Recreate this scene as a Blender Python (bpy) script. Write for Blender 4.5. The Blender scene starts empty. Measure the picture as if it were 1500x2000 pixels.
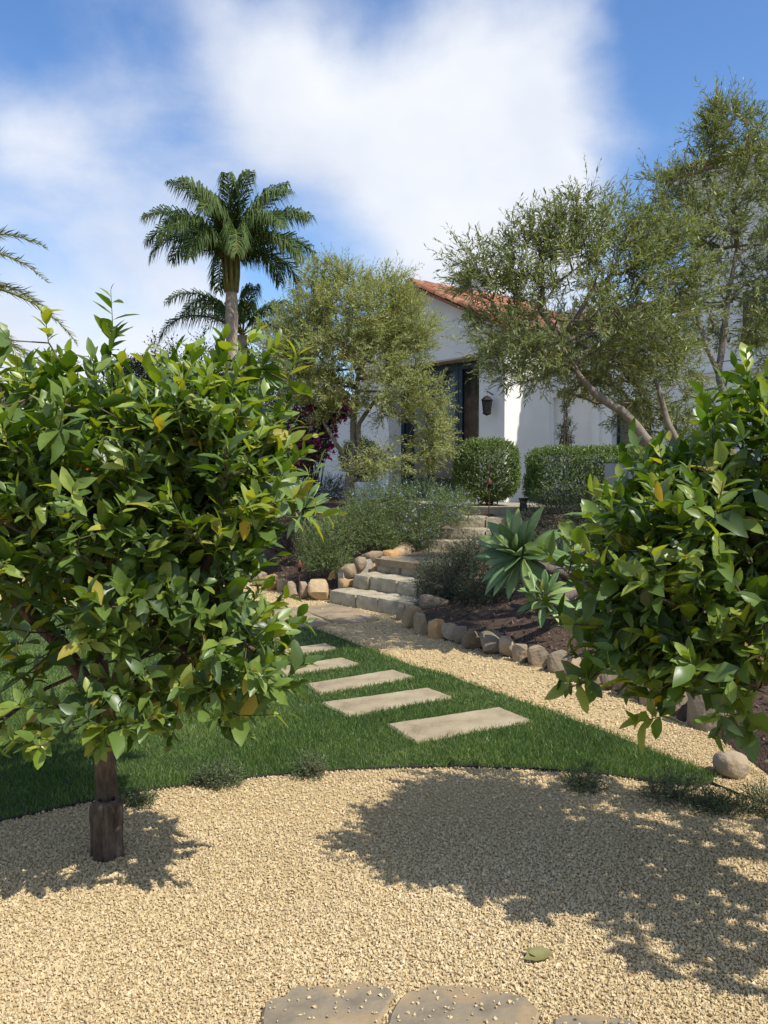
import bpy, bmesh, math, random
import numpy as np
from mathutils import Vector, Matrix

# ------------------------------------------------------------------ camera, sky, sun, exposure
C = bpy.context.scene.collection
scene = bpy.context.scene
FPX, CAMZ, HOR = 1676.0, 1.55, 930.0
PITCH = math.atan((1000 - HOR) / FPX)
cam_d = bpy.data.cameras.new('camera'); cam = bpy.data.objects.new('camera', cam_d); C.objects.link(cam)
cam.location = (0, 0, CAMZ); cam.rotation_euler = (math.pi / 2 - PITCH, 0, 0)
cam_d.sensor_fit = 'VERTICAL'; cam_d.sensor_height = 24; cam_d.lens = FPX / 2000 * 24
cam_d.clip_start = 0.05; cam_d.clip_end = 5000
scene.camera = cam

SUN_EL, SUN_X, SUN_Y = math.radians(52), 0.78, -0.62       # towards the sun
SUN_AZ = math.atan2(SUN_X, SUN_Y)                          # clockwise from +Y
sun_d = bpy.data.lights.new('sun', 'SUN'); sun = bpy.data.objects.new('sun', sun_d); C.objects.link(sun)
sun_d.energy = 3.5; sun_d.angle = math.radians(0.55); sun_d.color = (1.0, 0.955, 0.87)
sdir = Vector((math.sin(SUN_AZ) * math.cos(SUN_EL), math.cos(SUN_AZ) * math.cos(SUN_EL), math.sin(SUN_EL)))
sun.rotation_euler = sdir.to_track_quat('Z', 'Y').to_euler()

world = bpy.data.worlds.new("World"); scene.world = world; world.use_nodes = True
scene.view_settings.view_transform = 'Standard'; scene.view_settings.look = 'None'
scene.view_settings.gamma = 1; scene.view_settings.use_curve_mapping = False
scene.view_settings.exposure = 0.71
scene.render.engine = 'CYCLES'
scene.cycles.max_bounces = 6; scene.cycles.transparent_max_bounces = 4
scene.cycles.sample_clamp_indirect = 6


def ray(px, py):
    cp, sp = math.cos(PITCH), math.sin(PITCH)
    a, b = px - 750.0, 1000.0 - py
    return np.array([a, FPX * cp + b * sp, -FPX * sp + b * cp])


def P(px, py, Y):
    d = ray(px, py); return np.array([0, 0, CAMZ]) + d * (Y / d[1])


def G(px, py, z=0.0):
    d = ray(px, py); return np.array([0, 0, CAMZ]) + d * ((z - CAMZ) / d[2])


def build_world():
    nt = world.node_tree; nt.nodes.clear(); N = nt.nodes.new; L = nt.links.new
    out = N('ShaderNodeOutputWorld'); bg = N('ShaderNodeBackground'); L(bg.outputs[0], out.inputs[0])
    sky = N('ShaderNodeTexSky'); sky.sky_type = 'NISHITA'; sky.sun_disc = False
    sky.sun_elevation = SUN_EL; sky.sun_rotation = SUN_AZ
    sky.air_density = 1.0; sky.dust_density = 0.8; sky.ozone_density = 2.0
    tc = N('ShaderNodeTexCoord')
    # cloud cover: broad banks set by direction plus fractal noise; extra unseen cloud added to make ambient light less blue
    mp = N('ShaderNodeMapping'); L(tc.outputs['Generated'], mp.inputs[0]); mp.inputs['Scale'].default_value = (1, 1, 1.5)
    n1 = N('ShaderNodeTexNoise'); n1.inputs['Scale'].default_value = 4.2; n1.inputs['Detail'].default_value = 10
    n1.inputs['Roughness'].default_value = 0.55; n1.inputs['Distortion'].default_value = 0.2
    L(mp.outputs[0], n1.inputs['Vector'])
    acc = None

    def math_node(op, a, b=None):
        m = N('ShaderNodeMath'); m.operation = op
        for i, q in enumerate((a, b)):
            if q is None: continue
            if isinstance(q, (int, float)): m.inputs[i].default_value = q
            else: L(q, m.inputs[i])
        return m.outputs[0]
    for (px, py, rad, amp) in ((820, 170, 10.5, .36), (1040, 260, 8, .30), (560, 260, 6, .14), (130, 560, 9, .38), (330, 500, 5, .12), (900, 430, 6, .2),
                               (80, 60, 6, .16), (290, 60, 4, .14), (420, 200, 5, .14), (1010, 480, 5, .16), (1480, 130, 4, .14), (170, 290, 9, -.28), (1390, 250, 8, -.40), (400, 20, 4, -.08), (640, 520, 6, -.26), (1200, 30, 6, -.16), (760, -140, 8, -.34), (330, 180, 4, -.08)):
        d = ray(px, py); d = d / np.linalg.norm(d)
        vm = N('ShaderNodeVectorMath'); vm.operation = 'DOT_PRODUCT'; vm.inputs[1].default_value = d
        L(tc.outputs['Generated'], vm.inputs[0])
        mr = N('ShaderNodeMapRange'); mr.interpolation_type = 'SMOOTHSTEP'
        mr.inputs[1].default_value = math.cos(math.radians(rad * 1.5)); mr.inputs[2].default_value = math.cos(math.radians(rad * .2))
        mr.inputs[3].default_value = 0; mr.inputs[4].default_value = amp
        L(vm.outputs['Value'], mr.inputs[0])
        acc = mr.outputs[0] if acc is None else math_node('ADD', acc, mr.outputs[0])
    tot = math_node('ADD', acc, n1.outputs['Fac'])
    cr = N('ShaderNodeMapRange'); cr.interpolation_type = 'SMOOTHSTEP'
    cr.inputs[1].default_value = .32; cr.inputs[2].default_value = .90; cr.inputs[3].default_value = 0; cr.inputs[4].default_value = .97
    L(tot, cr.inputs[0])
    hsv = N('ShaderNodeHueSaturation'); hsv.inputs['Saturation'].default_value = 1.22; hsv.inputs['Value'].default_value = .80; hsv.inputs['Hue'].default_value = .506
    L(sky.outputs[0], hsv.inputs['Color'])
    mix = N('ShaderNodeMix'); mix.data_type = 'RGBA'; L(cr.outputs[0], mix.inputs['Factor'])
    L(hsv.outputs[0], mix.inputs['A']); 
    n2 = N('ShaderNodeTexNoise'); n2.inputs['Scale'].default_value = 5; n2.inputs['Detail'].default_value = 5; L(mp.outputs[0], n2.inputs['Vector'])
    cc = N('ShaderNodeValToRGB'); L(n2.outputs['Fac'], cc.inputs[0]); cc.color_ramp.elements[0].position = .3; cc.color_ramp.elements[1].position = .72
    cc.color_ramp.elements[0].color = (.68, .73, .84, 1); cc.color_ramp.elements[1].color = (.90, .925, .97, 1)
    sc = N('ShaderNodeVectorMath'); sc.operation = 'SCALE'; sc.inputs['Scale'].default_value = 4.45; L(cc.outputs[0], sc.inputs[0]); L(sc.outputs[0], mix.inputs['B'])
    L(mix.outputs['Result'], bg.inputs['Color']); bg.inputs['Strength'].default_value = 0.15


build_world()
rng = np.random.default_rng(7)
random.seed(7)
CAMP = np.array([0, 0, CAMZ])

# ------------------------------------------------------------------ mesh helpers
ORG = {}


def link(o, parent=None, org=None):
    C.objects.link(o)
    if parent is not None:
        o.parent = parent; ORG[o.name] = ORG[parent.name]
    else:
        ORG[o.name] = np.array(org if org is not None else (0, 0, 0), float)
    return o


def thing(name, label, cat, loc=(0, 0, 0), group=None):
    o = bpy.data.objects.new(name, None); o.empty_display_size = .1
    o.location = loc; link(o, None, loc); o['label'] = label; o['category'] = cat
    if group: o['group'] = group
    return o


def mesh_from(name, V, F, T=None, mat=None, smooth=False):
    me = bpy.data.meshes.new(name); nv, nf = len(V), len(F)
    me.vertices.add(nv); me.vertices.foreach_set('co', np.asarray(V, np.float32).ravel())
    me.loops.add(nf * 3); me.loops.foreach_set('vertex_index', np.asarray(F, np.int32).ravel())
    me.polygons.add(nf); me.polygons.foreach_set('loop_start', np.arange(0, nf * 3, 3, dtype=np.int32))
    me.polygons.foreach_set('use_smooth', np.full(nf, smooth, dtype=bool))
    if T is not None:
        a = me.attributes.new('tint', 'FLOAT', 'POINT'); a.data.foreach_set('value', np.asarray(T, np.float32))
    me.update(calc_edges=True)
    if mat: me.materials.append(mat)
    return me


class Geo:
    def __init__(s): s.V, s.F, s.T, s.n = [], [], [], 0

    def add(s, v, f, t=.5):
        v = np.asarray(v, float).reshape(-1, 3); f = np.asarray(f, int).reshape(-1, 3)
        s.V.append(v); s.F.append(f + s.n); s.n += len(v)
        s.T.append(np.full(len(v), t) if np.isscalar(t) else np.asarray(t, float))

    def quad(s, a, b, c, d, t=.5): s.add([a, b, c, d], [[0, 1, 2], [0, 2, 3]], t)

    def box(s, o, u, v, w, t=.5):
        o, u, v, w = [np.asarray(q, float) for q in (o, u, v, w)]
        c = [o, o + u, o + u + v, o + v, o + w, o + u + w, o + u + v + w, o + v + w]
        f = [[0, 2, 1], [0, 3, 2], [4, 5, 6], [4, 6, 7], [0, 1, 5], [0, 5, 4], [1, 2, 6], [1, 6, 5], [2, 3, 7], [2, 7, 6], [3, 0, 4], [3, 4, 7]]
        if np.dot(np.cross(u, v), w) < 0: f = [q[::-1] for q in f]
        s.add(c, f, t)

    def prism(s, poly, ext, t=.5):
        """poly: coplanar points (convex or nearly), extruded by ext"""
        p = np.asarray(poly, float); n = len(p); e = np.asarray(ext, float)
        f = []
        tri = tri_poly(p)
        for a, b, c in tri: f += [[a, c, b], [a + n, b + n, c + n]]
        for i in range(n):
            j = (i + 1) % n; f += [[i, j, j + n], [i, j + n, i + n]]
        s.add(np.vstack([p, p + e]), f, t)

    def tube(s, pts, rad, sides=6, t=.5, cap=True):
        pts = np.asarray(pts, float); m = len(pts); rad = np.broadcast_to(np.asarray(rad, float), (m,))
        tan = np.gradient(pts, axis=0); tan /= np.linalg.norm(tan, axis=1)[:, None] + 1e-9
        ref = np.array([0, 0, 1.]) if abs(tan[0][2]) < .8 else np.array([1., 0, 0])
        a = np.cross(tan, ref); a /= np.linalg.norm(a, axis=1)[:, None] + 1e-9; b = np.cross(tan, a)
        an = np.arange(sides) * 2 * math.pi / sides
        ring = (pts[:, None, :] + rad[:, None, None] * (np.cos(an)[None, :, None] * a[:, None, :] + np.sin(an)[None, :, None] * b[:, None, :]))
        V = ring.reshape(-1, 3); F = []
        for i in range(m - 1):
            for k in range(sides):
                q = (k + 1) % sides; A, B, Cc, D = i * sides + k, i * sides + q, (i + 1) * sides + q, (i + 1) * sides + k
                F += [[A, Cc, B], [A, D, Cc]]
        if cap:
            V = np.vstack([V, pts[-1:], pts[:1]]); e = m * sides
            for k in range(sides):
                q = (k + 1) % sides
                F += [[(m - 1) * sides + k, e, (m - 1) * sides + q], [k, q, e + 1]]
        s.add(V, F, t)

    def lathe(s, c, prof, sides=16, t=.5):
        an = np.arange(sides) * 2 * math.pi / sides; V = []
        for r, z in prof: V += [[c[0] + r * math.cos(x), c[1] + r * math.sin(x), c[2] + z] for x in an]
        F = []
        for i in range(len(prof) - 1):
            for k in range(sides):
                q = (k + 1) % sides; A, B, Cc, D = i * sides + k, i * sides + q, (i + 1) * sides + q, (i + 1) * sides + k
                F += [[A, B, Cc], [A, Cc, D]]
        s.add(V, F, t)

    def data(s): return np.vstack(s.V), np.vstack(s.F), np.concatenate(s.T)

    def build(s, name, mat, parent=None, smooth=False, kind=None, label=None, cat=None, group=None):
        V, F, T = s.data()
        if parent is not None: V = V - ORG[parent.name]
        org = None
        if parent is None and cat:
            org = np.array([V[:, 0].mean(), V[:, 1].mean(), V[:, 2].min()]); V = V - org
        o = bpy.data.objects.new(name, mesh_from(name, V, F, T, mat, smooth))
        if org is not None: o.location = org
        link(o, parent, org)
        if kind: o['kind'] = kind
        if label: o['label'] = label
        if cat: o['category'] = cat
        if group: o['group'] = group
        return o


def tri_poly(p):
    from mathutils.geometry import tessellate_polygon
    return [tuple(t) for t in tessellate_polygon([[Vector(q) for q in p]])]


def nrm(v): return v / (np.linalg.norm(v, axis=-1, keepdims=True) + 1e-9)


def in_poly(pts, poly):
    x, y = pts[:, 0], pts[:, 1]; r = np.zeros(len(pts), bool); poly = np.asarray(poly)[:, :2]
    for i in range(len(poly)):
        x1, y1 = poly[i]; x2, y2 = poly[i - 1]
        if y1 == y2: continue
        c = ((y1 > y) != (y2 > y)) & (x < (x2 - x1) * (y - y1) / (y2 - y1) + x1); r ^= c
    return r


def poly_dist(pts, line):
    line = np.asarray(line)[:, :2]; d = np.full(len(pts), 1e9)
    for a, b in zip(line[:-1], line[1:]):
        ab = b - a; t = np.clip(((pts - a) @ ab) / (ab @ ab + 1e-9), 0, 1)
        d = np.minimum(d, np.linalg.norm(pts - (a + t[:, None] * ab), axis=1))
    return d


def vnoise(p, s, seed=0):
    """cheap smooth pseudo noise, -1..1"""
    p = np.asarray(p) * s + seed * 7.31
    x, y, z = p[..., 0], p[..., 1], p[..., 2]
    return (np.sin(x * 1.7 + 1.3 * np.sin(y * 1.1 + z * .7)) + np.sin(y * 1.9 + 1.7 * np.sin(z * 1.3 + x * .6)) + np.sin(z * 1.5 + 1.1 * np.sin(x * 1.4 - y * .9))) / 3


def leaf_geo(g, Pp, D, Nn, L, W, rows, fold=.25, curl=.15, tint=None, keep=None):
    """rows: list of (t, halfwidth fraction); leaves as folded blades"""
    n = len(Pp)
    if n == 0: return
    S = nrm(np.cross(D, Nn)); Nn = nrm(np.cross(S, D)); L = np.broadcast_to(L, (n,)); W = np.broadcast_to(W, (n,))
    curl = np.broadcast_to(curl, (n,)); parts = [Pp]
    for t, w in rows:
        c = Pp + D * (L * t)[:, None] - Nn * (curl * L * t * t)[:, None]
        side = S * (W * w)[:, None]; up = Nn * (W * w * fold)[:, None]
        if fold == 0 or len(rows) == 1: parts += [c - side + up, c + side + up]
        else: parts += [c - side + up, c, c + side + up]
    parts.append(Pp + D * L[:, None] - Nn * (curl * L)[:, None])
    V = np.stack(parts, 1); k = V.shape[1]; F = []
    if k == 4: F = [[0, 1, 3], [0, 3, 2]]
    elif fold == 0:
        F = [[0, 1, 2]]
        for r in range(len(rows) - 1):
            a = 1 + 2 * r; F += [[a, a + 2, a + 3], [a, a + 3, a + 1]]
        F += [[k - 3, k - 1, k - 2]]
    else:
        F = [[0, 1, 2], [0, 2, 3]]
        for r in range(len(rows) - 1):
            a = 1 + 3 * r
            F += [[a, a + 3, a + 4], [a, a + 4, a + 1], [a + 1, a + 4, a + 5], [a + 1, a + 5, a + 2]]
        F += [[k - 4, k - 1, k - 3], [k - 3, k - 1, k - 2]]
    F = (np.array(F)[None] + (np.arange(n) * k)[:, None, None]).reshape(-1, 3)
    if tint is None: tint = rng.random(n)
    g.add(V.reshape(-1, 3), F, np.repeat(tint, k))


CITRUS_ROWS = [(.13, .42), (.34, .95), (.6, .98), (.84, .55)]
OLIVE_ROWS = [(.45, 1.0)]


def shoots(tips, dirs, length, nl, leafL, leafW, ang, r, droop=0.0, tipup=.0, jit=.25):
    """leaves spiralling along short twigs; returns leaf arrays and twig segments"""
    n = len(tips); length = np.broadcast_to(length, (n,)); PP, DD, NN, LL, WW = [], [], [], [], []; IDX = []
    ax = nrm(dirs); ref = np.where(np.abs(ax[:, 2:3]) < .9, np.array([[0, 0, 1.]]), np.array([[1., 0, 0]]))
    a = nrm(np.cross(ax, ref)); b = np.cross(ax, a); ph = r.random(n) * 6.28
    for k in range(nl):
        f = (k + .6) / nl
        keep = r.random(n) < .93
        th = ph + k * 2.4 + r.normal(0, .3, n)
        rad = np.cos(th)[:, None] * a + np.sin(th)[:, None] * b
        an = ang * (1.15 - .55 * f) + r.normal(0, .18, n)
        d = ax * np.cos(an)[:, None] + rad * np.sin(an)[:, None] + r.normal(0, jit, (n, 3)) + np.array([0, 0, tipup - droop])
        d = nrm(d); nn = nrm(ax * 1.0 - rad * .2 + np.array([0, 0, .5]) + r.normal(0, .25, (n, 3)))
        sz = (1 - .35 * abs(f - .5) * 2) * r.uniform(.5, 1.2, n)
        p = tips + ax * (length * f)[:, None]
        PP.append(p[keep]); DD.append(d[keep]); NN.append(nn[keep]); LL.append((leafL * sz)[keep]); WW.append((leafW * sz * r.uniform(.85, 1.15, n))[keep]); IDX.append(np.nonzero(keep)[0])
    shoots.idx = np.concatenate(IDX)
    return [np.concatenate(q) for q in (PP, DD, NN, LL, WW)]


def twigs(g, A, B, ra, rb, t=.5):
    """three sided straight twigs"""
    n = len(A); ax = nrm(B - A); ref = np.where(np.abs(ax[:, 2:3]) < .9, np.array([[0, 0, 1.]]), np.array([[1., 0, 0]]))
    a = nrm(np.cross(ax, ref)); b = np.cross(ax, a); vs = []
    for (Q, r) in ((A, ra), (B, rb)):
        for k in range(3):
            th = k * 2.094; vs.append(Q + (a * math.cos(th) + b * math.sin(th)) * r)
    V = np.stack(vs, 1).reshape(-1, 3)
    F = np.array([[0, 1, 4], [0, 4, 3], [1, 2, 5], [1, 5, 4], [2, 0, 3], [2, 3, 5]])
    g.add(V, (F[None] + (np.arange(n) * 6)[:, None, None]).reshape(-1, 3), t)


def lobe_pts(lobes, n, r, lo=.5):
    w = np.array([q[2] if len(q) > 2 else q[1][0] * q[1][1] * q[1][2] for q in lobes], float); w /= w.sum(); out = []
    for (c, rad, *_), k in zip(lobes, r.multinomial(n, w)):
        d = nrm(r.normal(size=(k, 3))); rr = (lo ** 3 + (1 - lo ** 3) * r.random(k)) ** (1 / 3)
        out.append(np.asarray(c) + d * rr[:, None] * np.asarray(rad) * (1 + .16 * vnoise(d, 2.3, w[0] * 9 + k))[:, None])
    return np.vstack(out)


def grow(trunk, tips, r, step=.14, k=.22, start=.6, limbs=()):
    """join tips to a growing skeleton; returns chains of node ids, positions, counts"""
    pos = [np.asarray(p, float) for p in trunk]; par = [-1] + list(range(len(pos) - 1)); pl = [0.0]
    for i in range(1, len(pos)): pl.append(pl[-1] + np.linalg.norm(pos[i] - pos[i - 1]))
    first = int(len(trunk) * start); pl = [0 * q for q in pl]; chains = []
    for lm in limbs:
        lm = np.asarray(lm, float); m = len(lm) * 3; f = np.array([np.interp(np.linspace(0, len(lm) - 1, m), np.arange(len(lm)), lm[:, q]) for q in range(3)]).T
        prev = len(trunk) - 1; ids = [prev]
        for q in f[1:]: pos.append(q); par.append(prev); pl.append(pl[prev] + .02); prev = len(pos) - 1; ids.append(prev)
        chains.append(ids)
    order = np.argsort(np.linalg.norm(tips - pos[-1], axis=1)); tipdir = np.zeros_like(tips)
    for ti in order:
        t = tips[ti]; A = np.array(pos[first:]); d = np.linalg.norm(A - t, axis=1)
        pen = np.where(A[:, 2] > t[2] + .1, .25, 0)
        j = first + int(np.argmin(d + k * np.array(pl[first:]) + pen)); p0 = pos[j]; dist = np.linalg.norm(t - p0)
        tan = p0 - pos[par[j]] if par[j] >= 0 else np.array([0, 0, 1.]); tan = tan / (np.linalg.norm(tan) + 1e-9)
        m = max(1, int(dist / step)); c = p0 + tan * dist * .35 + r.normal(0, .08 * dist, 3); ids = [j]; prev = j
        for i in range(1, m + 1):
            f = i / m; q = (1 - f) ** 2 * p0 + 2 * f * (1 - f) * c + f * f * t
            pos.append(q); par.append(prev); pl.append(pl[prev] + dist / m); prev = len(pos) - 1; ids.append(prev)
        chains.append(ids); e = pos[prev] - pos[par[prev]]; tipdir[ti] = e / (np.linalg.norm(e) + 1e-9)
    cnt = np.zeros(len(pos)); ends = [c[-1] for c in chains[len(limbs):]]; cnt[ends] += 1
    for i in range(len(pos) - 1, 0, -1):
        if par[i] >= 0: cnt[par[i]] += cnt[i]
    return np.array(pos), chains, cnt, tipdir


def limb_mesh(g, pos, chains, cnt, rtip, expo, rmax, minr=0, sides=5):
    for ids in chains:
        rad = np.minimum(rtip * np.maximum(cnt[ids], 1) ** expo, rmax)
        rad[0] = min(rad[0], rad[1] * 1.25) if len(rad) > 1 else rad[0]
        if rad.max() < minr: continue
        g.tube(pos[ids], rad, sides if rad.max() > .008 else 3, cap=False)


# ------------------------------------------------------------------ materials
def new_mat(name):
    m = bpy.data.materials.new(name); m.use_nodes = True; nt = m.node_tree; b = nt.nodes['Principled BSDF']
    return m, nt, b, nt.nodes['Material Output']


def ramp(nt, stops):
    n = nt.nodes.new('ShaderNodeValToRGB'); e = n.color_ramp.elements
    while len(e) < len(stops): e.new(.5)
    for el, (p, c) in zip(e, stops): el.position = p; el.color = (*c, 1)
    return n


def leaf_mat(name, stops, rough=.4, trans=.3, tmul=(1.5, 1.6, .7), back=.25, spec=.5):
    m, nt, b, out = new_mat(name); N = nt.nodes.new; L = nt.links.new
    at = N('ShaderNodeAttribute'); at.attribute_name = 'tint'; rp = ramp(nt, stops); L(at.outputs['Fac'], rp.inputs[0])
    ge = N('ShaderNodeNewGeometry'); pale = N('ShaderNodeMix'); pale.data_type = 'RGBA'
    mu = N('ShaderNodeMath'); mu.operation = 'MULTIPLY'; mu.inputs[1].default_value = back; L(ge.outputs['Backfacing'], mu.inputs[0])
    L(mu.outputs[0], pale.inputs['Factor']); L(rp.outputs[0], pale.inputs['A']); pale.inputs['B'].default_value = (.22, .26, .13, 1)
    tcn = N('ShaderNodeTexCoord'); nz = N('ShaderNodeTexNoise'); nz.inputs['Scale'].default_value = 35; L(tcn.outputs['Object'], nz.inputs['Vector'])
    var = N('ShaderNodeHueSaturation'); mr = N('ShaderNodeMapRange'); mr.inputs[3].default_value = .7; mr.inputs[4].default_value = 1.3
    L(nz.outputs['Fac'], mr.inputs[0]); L(mr.outputs[0], var.inputs['Value']); L(pale.outputs['Result'], var.inputs['Color'])
    L(var.outputs[0], b.inputs['Base Color']); b.inputs['Roughness'].default_value = rough; b.inputs['Specular IOR Level'].default_value = spec
    tr = N('ShaderNodeBsdfTranslucent'); mc = N('ShaderNodeMix'); mc.data_type = 'RGBA'; mc.blend_type = 'MULTIPLY'
    mc.inputs['Factor'].default_value = 1; L(rp.outputs[0], mc.inputs['A']); mc.inputs['B'].default_value = (*tmul, 1)
    L(mc.outputs['Result'], tr.inputs['Color']); ms = N('ShaderNodeMixShader'); ms.inputs[0].default_value = trans
    L(b.outputs[0], ms.inputs[1]); L(tr.outputs[0], ms.inputs[2]); L(ms.outputs[0], out.inputs[0])
    return m


def solid_mat(name, stops, scale=8, rough=.85, bump=.3, bscale=40, detail=6, tint=0.0, spec=.3, metallic=0, stretch=(1, 1, 1), bdist=.01):
    """noise-coloured material; tint>0 mixes in the per-piece attribute"""
    m, nt, b, out = new_mat(name); N = nt.nodes.new; L = nt.links.new
    tc = N('ShaderNodeTexCoord'); mp = N('ShaderNodeMapping'); L(tc.outputs['Object'], mp.inputs[0]); mp.inputs['Scale'].default_value = stretch
    nz = N('ShaderNodeTexNoise'); nz.inputs['Scale'].default_value = scale; nz.inputs['Detail'].default_value = detail; L(mp.outputs[0], nz.inputs['Vector'])
    nz.inputs['Roughness'].default_value = .62
    fac = nz.outputs['Fac']
    if tint:
        at = N('ShaderNodeAttribute'); at.attribute_name = 'tint'; mx = N('ShaderNodeMix'); mx.inputs['Factor'].default_value = tint
        L(fac, mx.inputs['A']); L(at.outputs['Fac'], mx.inputs['B']); fac = mx.outputs['Result']
    rp = ramp(nt, stops); L(fac, rp.inputs[0]); L(rp.outputs[0], b.inputs['Base Color'])
    b.inputs['Roughness'].default_value = rough; b.inputs['Specular IOR Level'].default_value = spec; b.inputs['Metallic'].default_value = metallic
    if bump:
        n2 = N('ShaderNodeTexNoise'); n2.inputs['Scale'].default_value = bscale; n2.inputs['Detail'].default_value = 5; L(mp.outputs[0], n2.inputs['Vector'])
        bp = N('ShaderNodeBump'); bp.inputs['Strength'].default_value = bump; bp.inputs['Distance'].default_value = bdist
        L(n2.outputs['Fac'], bp.inputs['Height']); L(bp.outputs[0], b.inputs['Normal'])
    return m


M = {}
M['citrus'] = leaf_mat('citrus_leaf', [(0, (.034, .080, .009)), (.35, (.085, .165, .014)), (.7, (.20, .28, .026)), (.955, (.33, .38, .05)), (.985, (.42, .36, .03)), (1, (.40, .22, .03))], rough=.38, trans=.36, tmul=(1.7, 1.55, .5))
M['olive_mid'] = leaf_mat('olive_leaf_pale', [(0, (.24, .26, .075)), (.5, (.38, .41, .13)), (.9, (.54, .56, .24)), (1, (.50, .38, .07))], rough=.5, trans=.4, tmul=(1.3, 1.3, .7), back=.5)
M['olive'] = leaf_mat('olive_leaf', [(0, (.11, .14, .042)), (.5, (.23, .27, .080)), (.9, (.40, .43, .19)), (1, (.42, .31, .06))], rough=.45, trans=.36, tmul=(1.3, 1.3, .6), back=.5)
M['rosemary'] = leaf_mat('rosemary_leaf', [(0, (.045, .085, .016)), (.6, (.125, .195, .040)), (1, (.23, .31, .075))], rough=.55, trans=.15, back=.2)
M['dark_shrub'] = leaf_mat('dark_shrub_leaf', [(0, (.013, .026, .010)), (.7, (.034, .055, .018)), (1, (.07, .09, .032))], rough=.55, trans=.12, back=.2)
M['hedge'] = leaf_mat('hedge_leaf', [(0, (.050, .090, .016)), (.6, (.13, .20, .036)), (1, (.27, .33, .085))], rough=.42, trans=.22, back=.2)
M['far_tree'] = leaf_mat('far_tree_leaf', [(0, (.020, .028, .014)), (.7, (.050, .056, .028)), (1, (.10, .09, .05))], rough=.6, trans=.12)
M['bract'] = leaf_mat('magenta_bract', [(0, (.36, .012, .13)), (1, (.66, .04, .28))], rough=.6, trans=.35, tmul=(1.3, 1, 1.2), back=0)
M['blue_flower'] = leaf_mat('blue_flower', [(0, (.22, .27, .45)), (1, (.42, .48, .68))], rough=.6, trans=.3, tmul=(1, 1, 1), back=0)
M['palm'] = leaf_mat('palm_leaflet', [(0, (.034, .066, .016)), (.6, (.085, .135, .032)), (.92, (.19, .195, .05)), (1, (.24, .17, .04))], rough=.65, trans=.25, back=0, spec=.2)
M['date_palm'] = leaf_mat('date_palm_leaflet', [(0, (.05, .075, .022)), (.7, (.12, .13, .04)), (1, (.26, .25, .07))], rough=.4, trans=.2, back=.1)
M['agave'] = leaf_mat('agave_leaf', [(0, (.085, .155, .055)), (.6, (.15, .235, .080)), (.9, (.25, .31, .09)), (1, (.40, .35, .06))], rough=.5, trans=.06, back=0)
M['grass'] = leaf_mat('grass_blade', [(0, (.050, .105, .022)), (.55, (.125, .21, .042)), (.9, (.25, .32, .09)), (1, (.36, .33, .14))], rough=.45, trans=.3, tmul=(1.4, 1.5, .6), back=.1)
M['weed'] = leaf_mat('weed_leaf', [(0, (.035, .065, .022)), (.7, (.08, .125, .035)), (1, (.16, .21, .07))], rough=.5, trans=.2)
M['soil'] = solid_mat('lawn_soil', [(.3, (.020, .030, .012)), (.7, (.05, .065, .025))], scale=20)
M['mulch'] = solid_mat('bark_mulch', [(.25, (.028, .019, .013)), (.55, (.075, .048, .031)), (.8, (.14, .09, .06))], scale=14, bump=1, bscale=60, bdist=.02, tint=0)
M['chips'] = solid_mat('bark_chip', [(.2, (.045, .028, .018)), (.6, (.13, .080, .050)), (.9, (.28, .19, .125))], scale=20, tint=.7, bump=.2)
M['gravel'] = solid_mat('gravel_bed', [(.25, (.30, .21, .10)), (.5, (.47, .35, .175)), (.75, (.56, .43, .235))], scale=55, bump=1.0, bscale=90, bdist=.012, detail=8)
M['grain'] = solid_mat('gravel_grain', [(.05, (.33, .24, .125)), (.35, (.49, .375, .205)), (.75, (.58, .46, .27)), (.97, (.68, .58, .39)), (1, (.27, .23, .19))], scale=9, tint=.75, bump=0)
M['slab'] = solid_mat('sandstone_slab', [(.3, (.19, .15, .095)), (.45, (.30, .24, .15)), (.6, (.345, .285, .185)), (.75, (.41, .345, .24))], scale=5, rough=.9, bump=.5, bscale=60, bdist=.006)
M['flag'] = solid_mat('flagstone', [(.3, (.13, .105, .072)), (.45, (.225, .185, .128)), (.56, (.30, .215, .12)), (.68, (.31, .27, .20))], scale=4.5, rough=.85, bump=.5, bscale=30, bdist=.008)
M['step'] = solid_mat('step_stone', [(.28, (.17, .145, .10)), (.5, (.33, .285, .20)), (.75, (.48, .42, .30))], scale=6, rough=.9, bump=.8, bscale=22, bdist=.02, tint=.12)
M['rock'] = solid_mat('border_rock', [(.2, (.10, .080, .058)), (.42, (.21, .17, .12)), (.6, (.30, .225, .14)), (.8, (.38, .31, .22))], scale=7, rough=.9, bump=1, bscale=25, bdist=.015, tint=.45)
M['orange_rock'] = solid_mat('orange_rock', [(.2, (.26, .17, .09)), (.45, (.42, .31, .18)), (.62, (.48, .26, .09)), (.85, (.52, .43, .30))], scale=7, rough=.9, bump=.9, bscale=25, bdist=.012, tint=.5)
M['mortar'] = solid_mat('wall_mortar', [(.3, (.26, .23, .18)), (.7, (.40, .37, .30))], scale=14, bump=.6)
M['stucco'] = solid_mat('white_stucco', [(.3, (.74, .715, .66)), (.7, (.83, .81, .755))], scale=2, rough=.95, bump=.25, bscale=120, bdist=.004)
M['beam'] = solid_mat('lintel_plaster', [(.3, (.42, .36, .26)), (.7, (.52, .46, .35))], scale=3, rough=.9)
M['blue_wood'] = solid_mat('dark_blue_wood', [(.3, (.012, .026, .042)), (.7, (.022, .042, .062))], scale=6, rough=.45, bump=.1)
M['glass'] = solid_mat('dark_window_glass', [(.3, (.006, .008, .010)), (.7, (.010, .012, .014))], scale=1, rough=.03, bump=0, spec=.5)
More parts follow.
